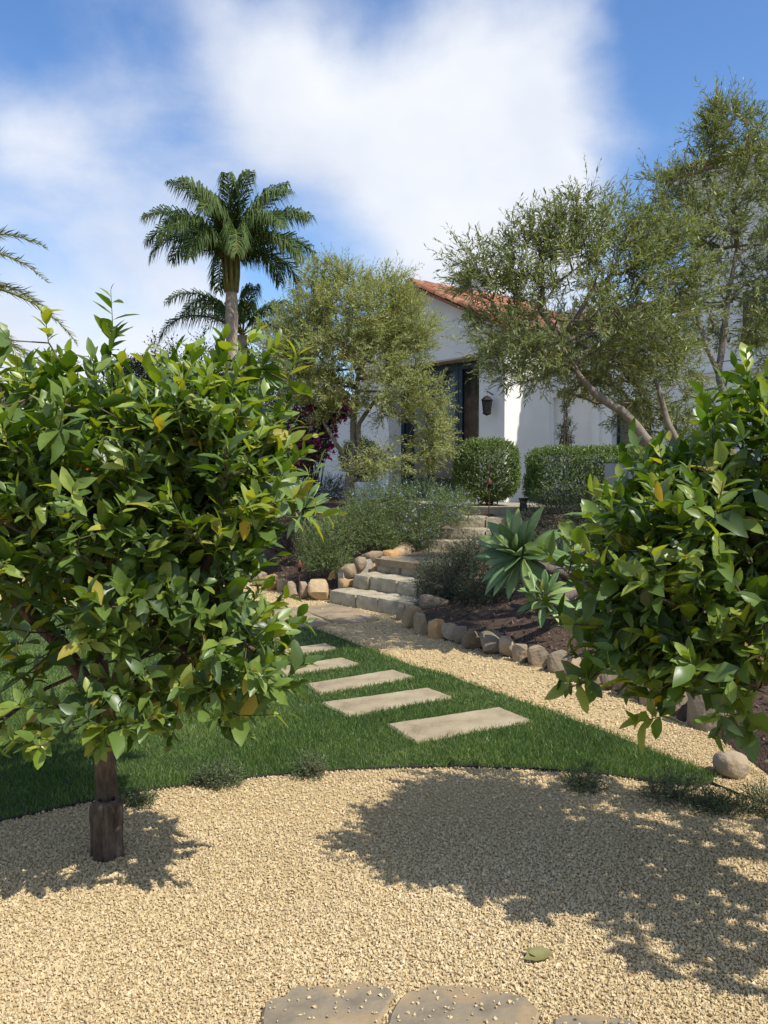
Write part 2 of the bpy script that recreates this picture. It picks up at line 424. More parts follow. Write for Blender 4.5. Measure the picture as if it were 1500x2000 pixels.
M['tile'] = solid_mat('terracotta_tile', [(.15, (.12, .055, .036)), (.5, (.26, .105, .060)), (.8, (.37, .18, .105)), (1, (.46, .35, .23))], scale=6, rough=.85, tint=.55, bump=.4)
M['copper'] = solid_mat('weathered_copper', [(.3, (.06, .028, .018)), (.7, (.17, .075, .045))], scale=20, rough=.55, metallic=.5, bump=.2)
M['iron'] = solid_mat('black_iron', [(.3, (.012, .011, .010)), (.7, (.03, .028, .025))], scale=20, rough=.5, metallic=.4, bump=.1)
M['bark'] = solid_mat('citrus_bark', [(.28, (.030, .021, .015)), (.46, (.080, .055, .038)), (.62, (.14, .10, .072)), (.74, (.30, .26, .21))], scale=26, rough=.85, bump=1, bscale=38, bdist=.02, stretch=(1, 1, .35))
M['olive_bark'] = solid_mat('olive_bark', [(.25, (.10, .085, .062)), (.55, (.20, .17, .13)), (.8, (.30, .27, .21))], scale=18, rough=.9, bump=.7, bscale=50, stretch=(1, 1, .4))
M['twig'] = solid_mat('brown_twig', [(.3, (.06, .042, .028)), (.7, (.13, .10, .07))], scale=30, bump=0)
M['green_twig'] = solid_mat('green_twig', [(.3, (.04, .055, .018)), (.7, (.085, .10, .035))], scale=30, bump=0)
M['palm_trunk'] = solid_mat('palm_trunk', [(.25, (.16, .12, .085)), (.5, (.30, .24, .18)), (.8, (.48, .42, .35))], scale=9, bump=.8, bscale=12, bdist=.03, stretch=(1, 1, .5))
M['rachis'] = solid_mat('palm_rachis', [(.3, (.12, .12, .03)), (.7, (.22, .19, .06))], scale=10, bump=0)
M['agave_trunk'] = solid_mat('agave_trunk', [(.3, (.07, .055, .045)), (.7, (.16, .13, .11))], scale=14, bump=.8, bscale=30, stretch=(3, 1, 1))
M['fruit'] = solid_mat('green_orange_skin', [(.3, (.055, .11, .020)), (.7, (.11, .16, .03))], scale=8, rough=.4, bump=.3, bscale=120, bdist=.002)
M['grey_wall'] = solid_mat('grey_render', [(.3, (.30, .29, .28)), (.7, (.38, .37, .36))], scale=4)
M['edging'] = solid_mat('edging_board', [(.3, (.018, .014, .012)), (.7, (.045, .034, .028))], scale=20)
M['dry_leaf'] = leaf_mat('dry_leaf', [(0, (.20, .16, .04)), (1, (.26, .22, .06))], rough=.6, trans=.2)
M['hills'] = solid_mat('far_ground', [(.3, (.05, .06, .03)), (.7, (.10, .10, .05))], scale=.2, bump=0)
M['terrace'] = solid_mat('terrace_paving', [(.3, (.24, .22, .16)), (.7, (.40, .36, .27))], scale=3, bump=.6, bscale=40)

# ------------------------------------------------------------------ plan of the ground
lawn_front = [(-700, 1790), (-250, 1668), (0, 1607), (100, 1584), (200, 1562), (300, 1545), (400, 1531), (520, 1518), (640, 1508), (760, 1502), (900, 1500), (1050, 1505), (1180, 1515), (1290, 1531), (1360, 1538), (1392, 1533)]
lawn_back = [(1396, 1515), (1327, 1489), (1188, 1433), (1067, 1388), (980, 1358), (880, 1323), (813, 1304), (747, 1279), (693, 1258), (645, 1239), (619, 1231), (587, 1227), (540, 1229), (490, 1222), (430, 1200), (350, 1185), (150, 1178), (-200, 1178), (-700, 1185)]
LAWN = np.array([G(*q)[:2] for q in lawn_front + lawn_back])
right_border = [(2000, 1720), (1640, 1590), (1510, 1530), (1450, 1478), (1390, 1432), (1300, 1388), (1200, 1353), (1128, 1326), (1085, 1312), (1047, 1300), (1012, 1291), (988, 1281), (955, 1273), (920, 1266), (880, 1253), (845, 1244), (818, 1235), (800, 1222), (785, 1208)]
STEP_A, STEP_B = G(645, 1178)[:2], G(797, 1207)[:2]
left_border = [(640, 1173), (606, 1170), (580, 1164), (544, 1155), (515, 1148), (480, 1132), (440, 1120), (380, 1110), (250, 1100), (0, 1094), (-300, 1092), (-900, 1090)]
BORDER = np.array([G(*q)[:2] for q in right_border] + [STEP_B, STEP_A] + [G(*q)[:2] for q in left_border])
BED = np.vstack([BORDER, [[-30, 60], [40, 60], [40, 2]]])
# steps: front runs A-B, ascent is perpendicular
bdir = (STEP_B - STEP_A) / np.linalg.norm(STEP_B - STEP_A); adir = np.array([-bdir[1], bdir[0]]); SW = np.linalg.norm(STEP_B - STEP_A)
U0 = np.array([0.62, 12.35]); ub = np.array([.97, -.24]); ua = np.array([.24, .97]); UW = 1.5
LANDING = np.array([STEP_A + adir * .7, STEP_B + adir * .7 + bdir * .15, STEP_B + adir * 1.5 + bdir * .1, U0 + ub * UW, U0, STEP_A + adir * 1.2])


def bed_height(xy):
    d = poly_dist(xy, BORDER)
    left = 1 / (1 + np.exp((xy[:, 0] - .2) * 2.5)); sl = .26 + .10 * left
    z = .06 + sl * d; z = np.where(z > .95, .95 + (1.04 - .95) * (1 - np.exp(-(z - .95) * 4)), z)
    z = z + .03 * vnoise(np.c_[xy, np.zeros(len(xy))], 2.2)
    q = xy - STEP_A; a, b = q @ adir, q @ bdir
    z = np.where((a > -.15) & (a < 1.1) & (b > -.12) & (b < SW + .25), np.minimum(z, np.clip(a, 0, 9) * .45 - .12), z)
    z = np.where(in_poly(xy, LANDING), np.minimum(z, .38), z)
    q = xy - U0; a, b = q @ ua, q @ ub
    z = np.where((a > -.1) & (a < 1.3) & (b > -.05) & (b < UW), np.minimum(z, .36 + np.clip(a, 0, 9) * .45), z)
    return z


def bz(x, y): return float(bed_height(np.array([[x, y]]))[0])


def sheet(name, poly, z, mat, kind='structure'):
    g = Geo(); p = np.c_[poly, np.full(len(poly), z)]; t = tri_poly(p)
    f = []
    for a, b, c in t:
        n = np.cross(p[b] - p[a], p[c] - p[a])[2]; f.append([a, b, c] if n > 0 else [a, c, b])
    g.add(p, f); return g.build(name, mat, kind=kind)


g = Geo(); g.quad((-900, -300, -.35), (900, -300, -.35), (900, 1500, -.35), (-900, 1500, -.35)); g.build('ground', M['hills'], kind='structure')
sheet('gravel_court', np.array([[-14, -4], [14, -4], [14, 9], [3, 13], [-2, 20], [-14, 20]]), 0.0, M['gravel'])
sheet('lawn', LAWN, .006, M['soil'])
# planting bed as a height grid
xs = np.concatenate([np.arange(-26, -3, .5), np.arange(-3, 5, .12), np.arange(5, 26, .6)]); ys = np.concatenate([np.arange(3, 14.5, .12), np.arange(14.5, 50, .8)])
XX, YY = np.meshgrid(xs, ys); xy = np.c_[XX.ravel(), YY.ravel()]; zz = bed_height(xy)
zz = np.where(in_poly(xy, BED), zz, -.12); nx = len(xs); i, j = np.meshgrid(np.arange(nx - 1), np.arange(len(ys) - 1)); a = (j * nx + i).ravel()
F = np.vstack([np.c_[a, a + 1, a + nx + 1], np.c_[a, a + nx + 1, a + nx]])
g = Geo(); g.add(np.c_[xy, zz], F); g.build('planting_bed', M['mulch'], smooth=True, kind='structure')

# ------------------------------------------------------------------ stones
_b = bmesh.new(); bmesh.ops.create_icosphere(_b, subdivisions=3, radius=1); ICO3 = np.array([v.co[:] for v in _b.verts]); ICO3F = np.array([[v.index for v in f.verts] for f in _b.faces]); _b.free()
_b = bmesh.new(); bmesh.ops.create_icosphere(_b, subdivisions=2, radius=1); ICO2 = np.array([v.co[:] for v in _b.verts]); ICO2F = np.array([[v.index for v in f.verts] for f in _b.faces]); _b.free()


def rock(g, base, w, dp, h, yaw=0, r=rng, ico=(ICO3, ICO3F), boxy=.5, tint=None, sink=.12):
    v = ico[0].copy(); v = np.sign(v) * np.abs(v) ** boxy; v /= np.abs(v).max()
    for _ in range(10):
        n = nrm(r.normal(size=3)); dd = r.uniform(.62, .97); s = v @ n; v -= np.maximum(s - dd, 0)[:, None] * n * .9
    v += .06 * vnoise(v, 2.6, r.random() * 20)[:, None] * nrm(v) +   .022 * vnoise(v, 8, r.random() * 20)[:, None] * nrm(v)
    v = v * np.array([w / 2, dp / 2, h / 2]); v[:, 2] += h / 2 - sink * h
    c, s = math.cos(yaw), math.sin(yaw); v = v @ np.array([[c, s, 0], [-s, c, 0], [0, 0, 1]])
    g.add(v + np.asarray(base), ico[1], r.random() if tint is None else tint)


def rough_box(g, o, u, v, w, amp=.016, seg=.06, r=rng, tint=.5):
    """box with worn edges and hewn faces: gridded and displaced"""
    o, u, v, w = [np.asarray(q, float) for q in (o, u, v, w)]
    lens = [np.linalg.norm(q) for q in (u, v, w)]; n = [max(2, min(14, int(l / seg))) for l in lens]; sd = r.random() * 30
    cen = o + (u + v + w) / 2; ax = [u / lens[0], v / lens[1], w / lens[2]]

    def face(p, a, b, na, nb, flip):
        A, B = np.meshgrid(np.linspace(0, 1, na + 1), np.linspace(0, 1, nb + 1)); q = p + A.ravel()[:, None] * a + B.ravel()[:, None] * b
        loc = q - cen; half = np.array(lens) / 2; l = np.stack([loc @ k for k in ax], 1)
        e = np.sort(half - np.abs(l), 1)[:, 1]  # distance to nearest edge
        rd = .014; pull = np.clip(rd - e, 0, rd)
        l2 = l - np.sign(l) * np.minimum(pull[:, None], 1) * (half - np.abs(l) < rd * .99) * .8
        q = cen + sum(l2[:, k:k + 1] * ax[k] for k in range(3))
        q = q + nrm(loc) * (amp * (vnoise(q, 7, sd) + .6 * vnoise(q, 19, sd)))[:, None]
        f = []
        for jj in range(nb):
            for ii in range(na):
                k = jj * (na + 1) + ii; f += [[k, k + 1, k + na + 2], [k, k + na + 2, k + na + 1]]
        if flip: f = [t[::-1] for t in f]
        g.add(q, f, tint)
    fl = np.dot(np.cross(u, v), w) < 0
    face(o, u, v, n[0], n[1], not fl); face(o + w, u, v, n[0], n[1], fl)
    face(o, u, w, n[0], n[2], fl); face(o + v, u, w, n[0], n[2], not fl)
    face(o, v, w, n[1], n[2], not fl); face(o + u, v, w, n[1], n[2], fl)


e3 = lambda p, z=0: np.array([p[0], p[1], z])
# --- stone borders
rs = np.random.default_rng(3)
border = thing('stone_border', 'row of upright brown boulders edging the mulch bed along the right of the gravel path', 'stone edging', G(955, 1276))
for (cx, by, w, h) in [(777, 1212, 18, 34), (802, 1228, 40, 46), (816, 1240, 30, 40), (845, 1248, 35, 38), (872, 1253, 29, 35), (894, 1260, 33, 34), (921, 1271, 42, 38), (956, 1280, 47, 42), (989, 1286, 34, 40), (1013, 1296, 32, 34), (1047, 1304, 41, 40), (1085, 1316, 35, 42), (1116, 1326, 33, 42), (1150, 1338, 38, 42), (1187, 1351, 40, 42), (1228, 1366, 44, 44), (1272, 1382, 46, 44), (1318, 1401, 46, 46)]:
    p = G(cx, by); d = p[1]; g = Geo(); ww, hh = w * d / FPX * 1.12, h * d / FPX * 1.18
    rock(g, p + np.array([.03, ww * .42, 0]), ww, ww * rs.uniform(.8, 1.05), hh, rs.uniform(-.3, .3), rs, tint=rs.uniform(.1, 1))
    g.build('stone', M['orange_rock'] if cx in (802, 845) else M['rock'], border)
border2 = thing('stone_border', 'short row of tan boulders left of the steps holding back the rosemary bank', 'stone edging', G(580, 1166))
for k, (cx, by, w, h) in enumerate([(623, 1174, 38, 40), (595, 1171, 22, 34), (573, 1166, 20, 30), (554, 1157, 22, 28), (532, 1154, 26, 30), (508, 1146, 26, 28), (484, 1138, 26, 28), (655, 1148, 26, 32), (680, 1146, 16, 24), (458, 1130, 26, 28), (430, 1124, 28, 28), (400, 1120, 28, 26)]):
    z = .10 if cx in (655, 680) else 0
    p = G(cx, by, z); d = p[1]; g = Geo(); ww, hh = w * d / FPX * 1.1, h * d / FPX * 1.18
    rock(g, p + np.array([-.02, ww * .4, 0]), ww, ww, hh, rs.uniform(-.3, .3), rs, tint=rs.uniform(.3, 1))
    g.build('stone', M['orange_rock'] if k in (0, 4, 7) else M['rock'], border2)
g = Geo(); p = G(1446, 1526); rock(g, p + np.array([0, .09, 0]), .185, .19, .15, .3, rs, boxy=.8, tint=.95)
g.build('loose_rock', M['rock'], smooth=True, label='rounded pale rock under the drooping twig at the right end of the lawn', cat='rock')
g = Geo(); p = G(1400, 1432); rock(g, p + np.array([0.05, .15, 0]), .36, .34, .33, .5, rs, tint=.35)
g.build('loose_rock', M['rock'], smooth=True, label='large brown boulder half hidden by the right citrus tree', cat='rock')
g = Geo(); p = G(1492, 1490); rock(g, p + np.array([0.05, .1, 0]), .2, .2, .1, .9, rs, tint=.75)
g.build('loose_rock', M['rock'], smooth=True, label='flat grey rock in the bark behind the rounded pale rock', cat='rock')
g = Geo(); p = G(850, 1195, .12); rock(g, p + np.array([0, .12, 0]), .34, .3, .2, .2, rs, tint=.4)
g.build('loose_rock', M['rock'], smooth=True, label='dark angular rock at the foot of the dark shrub beside the lowest step', cat='rock')

# --- steps
steps = thing('stone_steps', 'flight of rough grey sandstone steps climbing from the gravel path to a landing', 'steps', e3(STEP_A))
RISE, TREAD = .168, .36
for k, nb in enumerate((3, 4, 3)):
    z0 = -.05 if k == 0 else k * RISE - .02
    L0 = SW + .12; cuts = np.concatenate([[0], np.sort((np.arange(1, nb) + rs.uniform(-.2, .2, nb - 1)) / nb), [1]]) * L0
    for q in range(nb):
        o = STEP_A + adir * (k * TREAD) + bdir * (cuts[q] + .003 - .04 + .02 * k); g = Geo(); jut = rs.uniform(-.012, .012)
        rough_box(g, e3(o - adir * jut, z0), e3(bdir * (cuts[q + 1] - cuts[q] - .006)), e3(adir * (TREAD + .16)), (0, 0, (k + 1) * RISE - z0 + rs.uniform(-.008, .006)), .018, .045, rs, rs.random())
        g.build('stone', M['step'], steps, smooth=True)
# landing slabs
for k, (pa) in enumerate([[LANDING[0], (LANDING[0] + LANDING[1]) / 2, (LANDING[2] + LANDING[4]) / 2, LANDING[5]], [(LANDING[0] + LANDING[1]) / 2, LANDING[1], LANDING[2], (LANDING[2] + LANDING[4]) / 2], [LANDING[5], (LANDING[2] + LANDING[4]) / 2, LANDING[3], LANDING[4]]]):
    cc = np.mean(pa, 0); pa = [cc + (q - cc) * .985 for q in pa]; g = Geo()
    g.prism([e3(q, .42) for q in pa], (0, 0, 3 * RISE - .42 + .004 * k)); g.build('slab', M['flag'], steps)
steps2 = thing('stone_steps', 'upper flight of stone steps beside orange rubble wall leading to the terrace', 'steps', e3(U0, .5))
for k in range(3):
    cuts = np.array([0, .5 + rs.uniform(-.08, .08), 1]) * UW
    for q in range(2):
        o = U0 + ua * (k * .34) + ub * (cuts[q] + .003); g = Geo()
        rough_box(g, e3(o, .45 + k * .155 - .02), e3(ub * (cuts[q + 1] - cuts[q] - .006)), e3(ua * .5), (0, 0, .20 + rs.uniform(-.004, .004)), .01, .07, rs, rs.random())
        g.build('stone', M['step'], steps2, smooth=True)
# --- rubble retaining walls left of steps
rub = thing('rubble_wall', 'low mortared rubble wall of orange and cream stones left of the steps', 'stone wall', e3(STEP_A + adir * .5))


def rubble(root, line, hts, w, seed, sz=.22):
    r = np.random.default_rng(seed); line = np.asarray(line); seg = np.linalg.norm(np.diff(line, axis=0), axis=1); cum = np.concatenate([[0], np.cumsum(seg)])
    def at(s): return np.array([np.interp(s, cum, line[:, 0]), np.interp(s, cum, line[:, 1])]), np.interp(s, cum, hts[0]), np.interp(s, cum, hts[1])
    g = Geo(); n = len(line)
    for i in range(n - 1):
        a, b = line[i], line[i + 1]; t = (b - a) / np.linalg.norm(b - a); nn = np.array([-t[1], t[0]]) * w / 2 * .5
        lo0, lo1, hi0, hi1 = hts[0][i], hts[0][i + 1], hts[1][i] - .06, hts[1][i + 1] - .06
        v = [e3(a - nn, lo0), e3(b - nn, lo1), e3(b + nn, lo1), e3(a + nn, lo0), e3(a - nn, hi0), e3(b - nn, hi1), e3(b + nn, hi1), e3(a + nn, hi0)]
        g.add(v, [[4, 5, 6], [4, 6, 7], [0, 1, 5], [0, 5, 4], [2, 3, 7], [2, 7, 6], [3, 0, 4], [3, 4, 7], [1, 2, 6], [1, 6, 5]])
    g.build('mortar', M['mortar'], root)
    z = 0; maxh = max(h1 - h0 for h0, h1 in zip(*hts)); row = 0
    while z < maxh - .02:
        hh = r.uniform(.14, .22); s = -.12 + r.uniform(0, .1)
        while s < cum[-1]:
            ln = r.uniform(.7, 1.4) * sz; p, lo, hi = at(min(s + ln / 2, cum[-1]))
            if lo + z < hi - .05:
                t = at(min(s + ln, cum[-1]))[0] - at(max(s, 0))[0]; g = Geo()
                rock(g, e3(p, lo + z), ln * 1.04, w * r.uniform(1.0, 1.25), min(hh * 1.12, hi - lo - z + .03), math.atan2(t[1], t[0]), r, (ICO2, ICO2F), .42, sink=0)
                g.build('stone', M['orange_rock'] if r.random() < .5 else M['rock'], root, smooth=True)
            s += ln * .97
        z += hh; row += 1


cheek = STEP_A - bdir * .16
rubble(rub, [cheek + adir * .28, cheek + adir * .75, cheek + adir * 1.25, U0 - ub * .2 + ua * -.05], ([.02, .2, .4, .42], [.40, .56, .56, .66]), .22, 5, .25)
rub2 = thing('rubble_wall', 'sloping rubble wall with bright orange stones beside the upper steps', 'stone wall', e3(U0, .45))
rubble(rub2, [U0 - ub * .14 + ua * -.02, U0 - ub * .1 + ua * .5, U0 - ub * .0 + ua * 1.15, U0 + ub * .35 + ua * 1.35], ([.45, .5, .6, .7], [.74, .92, 1.0, 1.0]), .26, 9, .24)

# --- stepping stones
S = {}
S[1] = [(755, 1421), (811, 1456), (1040, 1413), (976, 1387)]
S[2] = [(628, 1378), (679, 1405), (884, 1366), (837, 1349)]
S[3] = [(597, 1341), (625, 1360), (811, 1327), (768, 1313)]
Wd = {k: np.array([G(*q)[:2] for q in v]) for k, v in S.items()}
for k, (tr, br) in {4: ((669, 1289), (704, 1301)), 5: ((637, 1261), (661, 1271)), 6: ((556, 1241), (573, 1249))}.items():
    tr, br = G(*tr)[:2], G(*br)[:2]; dv = Wd[3][0] - Wd[3][3]; Wd[k] = np.array([tr + dv, br + (Wd[3][1] - Wd[3][2]), br, tr])
names = ['nearest and largest sandstone slab of the stepping stones set in the lawn', 'second sandstone stepping stone counting from the gravel court', 'third sandstone stepping stone from the gravel court', 'fourth sandstone stepping stone, partly behind citrus leaves', 'fifth sandstone stepping stone, narrow strip in the lawn', 'farthest stepping stone in the lawn, next to the path flagstones']
STONES = []


def slab_mesh(poly, z0, z1, jitter, r, bevel=.012):
    """irregular slab with worn rim"""
    pts = []; poly = np.asarray(poly)
    for i in range(len(poly)):
        a, b = poly[i], poly[(i + 1) % len(poly)]; m = max(3, int(np.linalg.norm(b - a) / .06))
        for q in range(m): pts.append(a + (b - a) * q / m + (r.normal(0, jitter, 2) if q else 0))
    pts = np.array(pts); c = pts.mean(0); n = len(pts); inw = c - pts; inw /= np.linalg.norm(inw, axis=1)[:, None]
    V = np.vstack([np.c_[pts, np.full(n, z0)], np.c_[pts, np.full(n, z1 - bevel)], np.c_[pts + inw * bevel, np.full(n, z1)]]); F = []
    ar = sum(pts[i - 1][0] * pts[i][1] - pts[i][0] * pts[i - 1][1] for i in range(n))
    for lv in range(2):
        for i in range(n):
            q = (i + 1) % n; A, B, Cc, D = lv * n + i, lv * n + q, (lv + 1) * n + q, (lv + 1) * n + i; F += [[A, B, Cc], [A, Cc, D]]
    tp = V[2 * n:]
    for a, b, cc in tri_poly(tp): F.append([2 * n + a, 2 * n + b, 2 * n + cc] if (np.cross(tp[b] - tp[a], tp[cc] - tp[a])[2] > 0) == (ar > 0) else [2 * n + a, 2 * n + cc, 2 * n + b])
    if ar < 0: F = [f[::-1] for f in F]
    g = Geo(); g.add(V, F); return g


for k in range(1, 7):
    STONES.append(Wd[k]); slab_mesh(Wd[k], -.03, .024, .003, rs).build('stepping_stone', M['slab'], label=names[k - 1], cat='stepping stone', group='stepping stones across the lawn')
flags = [([(495, 2080), (515, 1968), (560, 1946), (620, 1932), (690, 1924), (755, 1934), (772, 1950), (748, 1990), (700, 2080)], 'grey flagstone scattered with gravel at the bottom edge of the picture'),
         ([(752, 2080), (760, 1992), (795, 1944), (840, 1931), (940, 1938), (1030, 1957), (1056, 1982), (1050, 2080)], 'tan flagstone beside the grey one at the bottom edge of the picture'),
         ([(1064, 2080), (1080, 2000), (1130, 1988), (1240, 2004), (1300, 2080)], 'corner of a buried flagstone right of the tan flagstone'),
         ([(470, 1192), (550, 1186), (588, 1191), (640, 1219), (610, 1227), (540, 1228), (505, 1215)], 'pale flagstone at the top edge of the lawn near the stepping stones'),
         ([(572, 1188), (650, 1181), (700, 1192), (742, 1212), (700, 1217), (655, 1219), (600, 1197)], 'broad brown flagstone in the gravel below the lowest step'),
         ([(330, 1192), (425, 1199), (478, 1212), (500, 1224), (420, 1232), (340, 1215)], 'pale flagstone behind the left citrus tree leading to the lawn')]
FL = []
for q, lab in flags:
    w = np.array([G(*c)[:2] for c in q]); FL.append(w); slab_mesh(w, -.03, .016, .006, rs, .008).build('flagstone', M['flag'], label=lab, cat='flagstone', group='flagstones laid in the gravel')
# lawn edging board
g = Geo(); line = [G(*q) for q in lawn_front[2:]] + [G(1440, 1553), G(1500, 1573), G(1600, 1612)]
line = np.array(line); off = np.zeros_like(line); tt = nrm(np.gradient(line, axis=0)); nn = np.c_[tt[:, 1], -tt[:, 0], 0 * tt[:, 0]] * .008
for i in range(len(line) - 1):
    g.box(line[i] - nn[i] * .5 + [0, 0, -.02], line[i + 1] - line[i], nn[i], (0, 0, .034))
g.build('lawn_edging', M['edging'], label='thin dark edging strip between the lawn and the gravel court', cat='lawn edging')

# ------------------------------------------------------------------ gravel grains, grass, mulch chips
CUBE = np.array([[x, y, z] for x in (-1, 1) for y in (-1, 1) for z in (-1, 1)], float)
CUBEF = np.array([[0, 1, 3], [0, 3, 2], [4, 6, 7], [4, 7, 5], [0, 4, 5], [0, 5, 1], [2, 3, 7], [2, 7, 6], [0, 2, 6], [0, 6, 4], [1, 5, 7], [1, 7, 3]])
OCT = np.array([[1, 0, 0], [-1, 0, 0], [0, 1, 0], [0, -1, 0], [0, 0, 1], [0, 0, -1]], float)
OCTF = np.array([[0, 2, 4], [2, 1, 4], [1, 3, 4], [3, 0, 4], [2, 0, 5], [1, 2, 5], [3, 1, 5], [0, 3, 5]])


def rotmats(n, r):
    q = nrm(r.normal(size=(n, 4))); w, x, y, z = q.T
    return np.stack([np.stack([1 - 2 * (y * y + z * z), 2 * (x * y - z * w), 2 * (x * z + y * w)], -1), np.stack([2 * (x * y + z * w), 1 - 2 * (x * x + z * z), 2 * (y * z - x * w)], -1), np.stack([2 * (x * z - y * w), 2 * (y * z + x * w), 1 - 2 * (x * x + y * y)], -1)], 1)


def grains(xyz, size, r, base=CUBE, bf=CUBEF):
    n = len(xyz); v = base[None] * (1 + r.normal(0, .22, (n, len(base), 1))) + r.normal(0, .18, (n, len(base), 3))
    v *= (size[:, None] * np.c_[r.uniform(.7, 1.25, n), r.uniform(.6, 1, n), r.uniform(.4, .75, n)])[:, None, :]
    v = np.einsum('nij,nkj->nki', rotmats(n, r), v) + xyz[:, None, :]
    return v.reshape(-1, 3), (bf[None] + (np.arange(n) * len(base))[:, None, None]).reshape(-1, 3), np.repeat(r.random(n), len(base))


def fan(n, y0, y1, r, px0=-60, px1=1560):
    """points spread evenly over the ground in view"""
    Y = np.sqrt(r.uniform(y0 ** 2, y1 ** 2, n)); X = r.uniform((px0 - 750) / FPX, (px1 - 750) / FPX, n) * Y
    return np.c_[X, Y]


rg = np.random.default_rng(11); g = Geo()
for (n, y0, y1, s0, base, bf) in ((56000, 2.2, 3.25, .0034, OCT * 1.55, OCTF), (66000, 2.65, 3.8, .0037, OCT * 1.45, OCTF), (46000, 3.8, 5.2, .0046, OCT * 1.25, OCTF), (28000, 5.2, 8, .0066, OCT * 1.25, OCTF), (13000, 8, 12.5, .0095, OCT * 1.25, OCTF)):
    q = fan(n, y0, y1, rg); keep = ~in_poly(q, LAWN)
    if y0 == 2.2: keep &= rg.random(n) > (q[:, 1] - 2.65) / .6
    if y0 == 2.65: keep &= rg.random(n) < (q[:, 1] - 2.65) / .6
    for w in FL:
        ins = in_poly(q, w); keep &= ~ins | (rg.random(len(q)) < .035)
    keep &= ~in_poly(q, BED); q = q[keep]; z = np.full(len(q), .003) + rg.random(len(q)) * .004
    for w in FL: z[in_poly(q, w)] = .020
    v, f, t = grains(np.c_[q, z], s0 * rg.lognormal(0, .26, len(q)), rg, base, bf); g.add(v, f, np.clip(t * .8 + .1 + .14 * vnoise(v * [1, 1, 0], 2.1, 3) + .12 * vnoise(v * [1, 1, 0], .8, 8), 0, .985))
g.build('gravel', M['grain'], kind='stuff')

rgr = np.random.default_rng(13); g = Geo()
lb = np.vstack([LAWN, LAWN[:1]])
for (n, y0, y1, px0, px1, bl, bw) in ((110000, 3.6, 5.6, -60, 1420, .042, .0033), (80000, 5.6, 7.6, -60, 1150, .042, .0045), (52000, 7.6, 11.2, -60, 900, .042, .0065)):
    q = fan(n, y0, y1, rgr, px0, px1); keep = in_poly(q + rgr.normal(0, .016, q.shape), LAWN)
    for w in STONES:
        c = w.mean(0); keep &= ~in_poly(q + rgr.normal(0, .008, q.shape), c + (w - c) * .975)
    q = q[keep]; n = len(q); sc = .75 + .35 * vnoise(np.c_[q, 0 * q[:, 0]], 3, 2) * .5 + rgr.uniform(-.2, .35, n)
    lean = np.c_[rgr.normal(0, .42, n) - .1, rgr.normal(0, .42, n), np.ones(n)]; D = nrm(lean)
    nn = nrm(np.c_[rgr.normal(0, 1, n), rgr.normal(0, 1, n), rgr.uniform(0, .6, n)])
    tint = np.clip(.45 + .22 * vnoise(np.c_[q, 0 * q[:, 0]], 2.2, 5) + .15 * vnoise(np.c_[q, 0 * q[:, 0]], 9, 1) + rgr.normal(0, .25, n), 0, 1)
    leaf_geo(g, np.c_[q, np.full(n, .004)], D, nn, bl * sc, np.full(n, bw / 2), [(.5, .9)], fold=.3, curl=rgr.uniform(0, .35, n), tint=tint)
g.build('grass', M['grass'], kind='stuff')

g = Geo(); n = 9500; q = np.vstack([fan(n, 4, 11.5, rgr, 780, 1600), fan(2500, 10, 13.5, rgr, 440, 720)]); keep = in_poly(q, BED); q = q[keep]; z = bed_height(q); n = len(q)
v, f, t = grains(np.c_[q, z + .006], rgr.uniform(.008, .026, n), rgr, OCT * np.array([1.4, .5, .3]), OCTF); g.add(v, f, t); g.build('mulch_chips', M['chips'], kind='stuff')

# ------------------------------------------------------------------ house
E1, E2, HC = np.array([-.62, .78, 0]) / math.hypot(.62, .78), np.array([.78, .62, 0]) / math.hypot(.62, .78), np.array([2.24, 16.0, 1.08])
Zv = np.array([0, 0, 1.])


def H(s, t, z): return HC + E1 * s + E2 * t + Zv * z


def hbox(g, s0, s1, t0, t1, z0, z1, t=.5): g.box(H(s0, t0, z0), E1 * (s1 - s0), E2 * (t1 - t0), Zv * (z1 - z0), t)


house = thing('white_house', 'white stucco house with terracotta tiled gable, dark blue glass doors and two storey wing', 'house', HC)
AP_S, AP_Z, EV_Z, DTOP = 2.33, 4.28, 3.22, 2.80
g = Geo(); hbox(g, 0, .67, 0, .42, -.4, DTOP); g.build('pillar', M['stucco'], house)
g = Geo(); hbox(g, 0, .3, .42, 1.4, -.4, EV_Z); hbox(g, 3.43, 4.66, 0, .42, -.4, DTOP); hbox(g, 4.66, 9.5, .5, .9, -.4, 2.3); hbox(g, .3, 4.66, 2.9, 3.1, -.4, 4.0);  g.build('wall', M['stucco'], house)
g = Geo(); g.prism([H(s, .0, z) for s, z in ((0, DTOP), (4.66, DTOP), (4.66, EV_Z), (AP_S, AP_Z), (0, EV_Z))], E2 * .42); g.build('gable', M['stucco'], house)
g = Geo(); hbox(g, .673, 3.427, .004, .33, DTOP - .03, DTOP - .003); g.build('soffit', M['beam'], house)
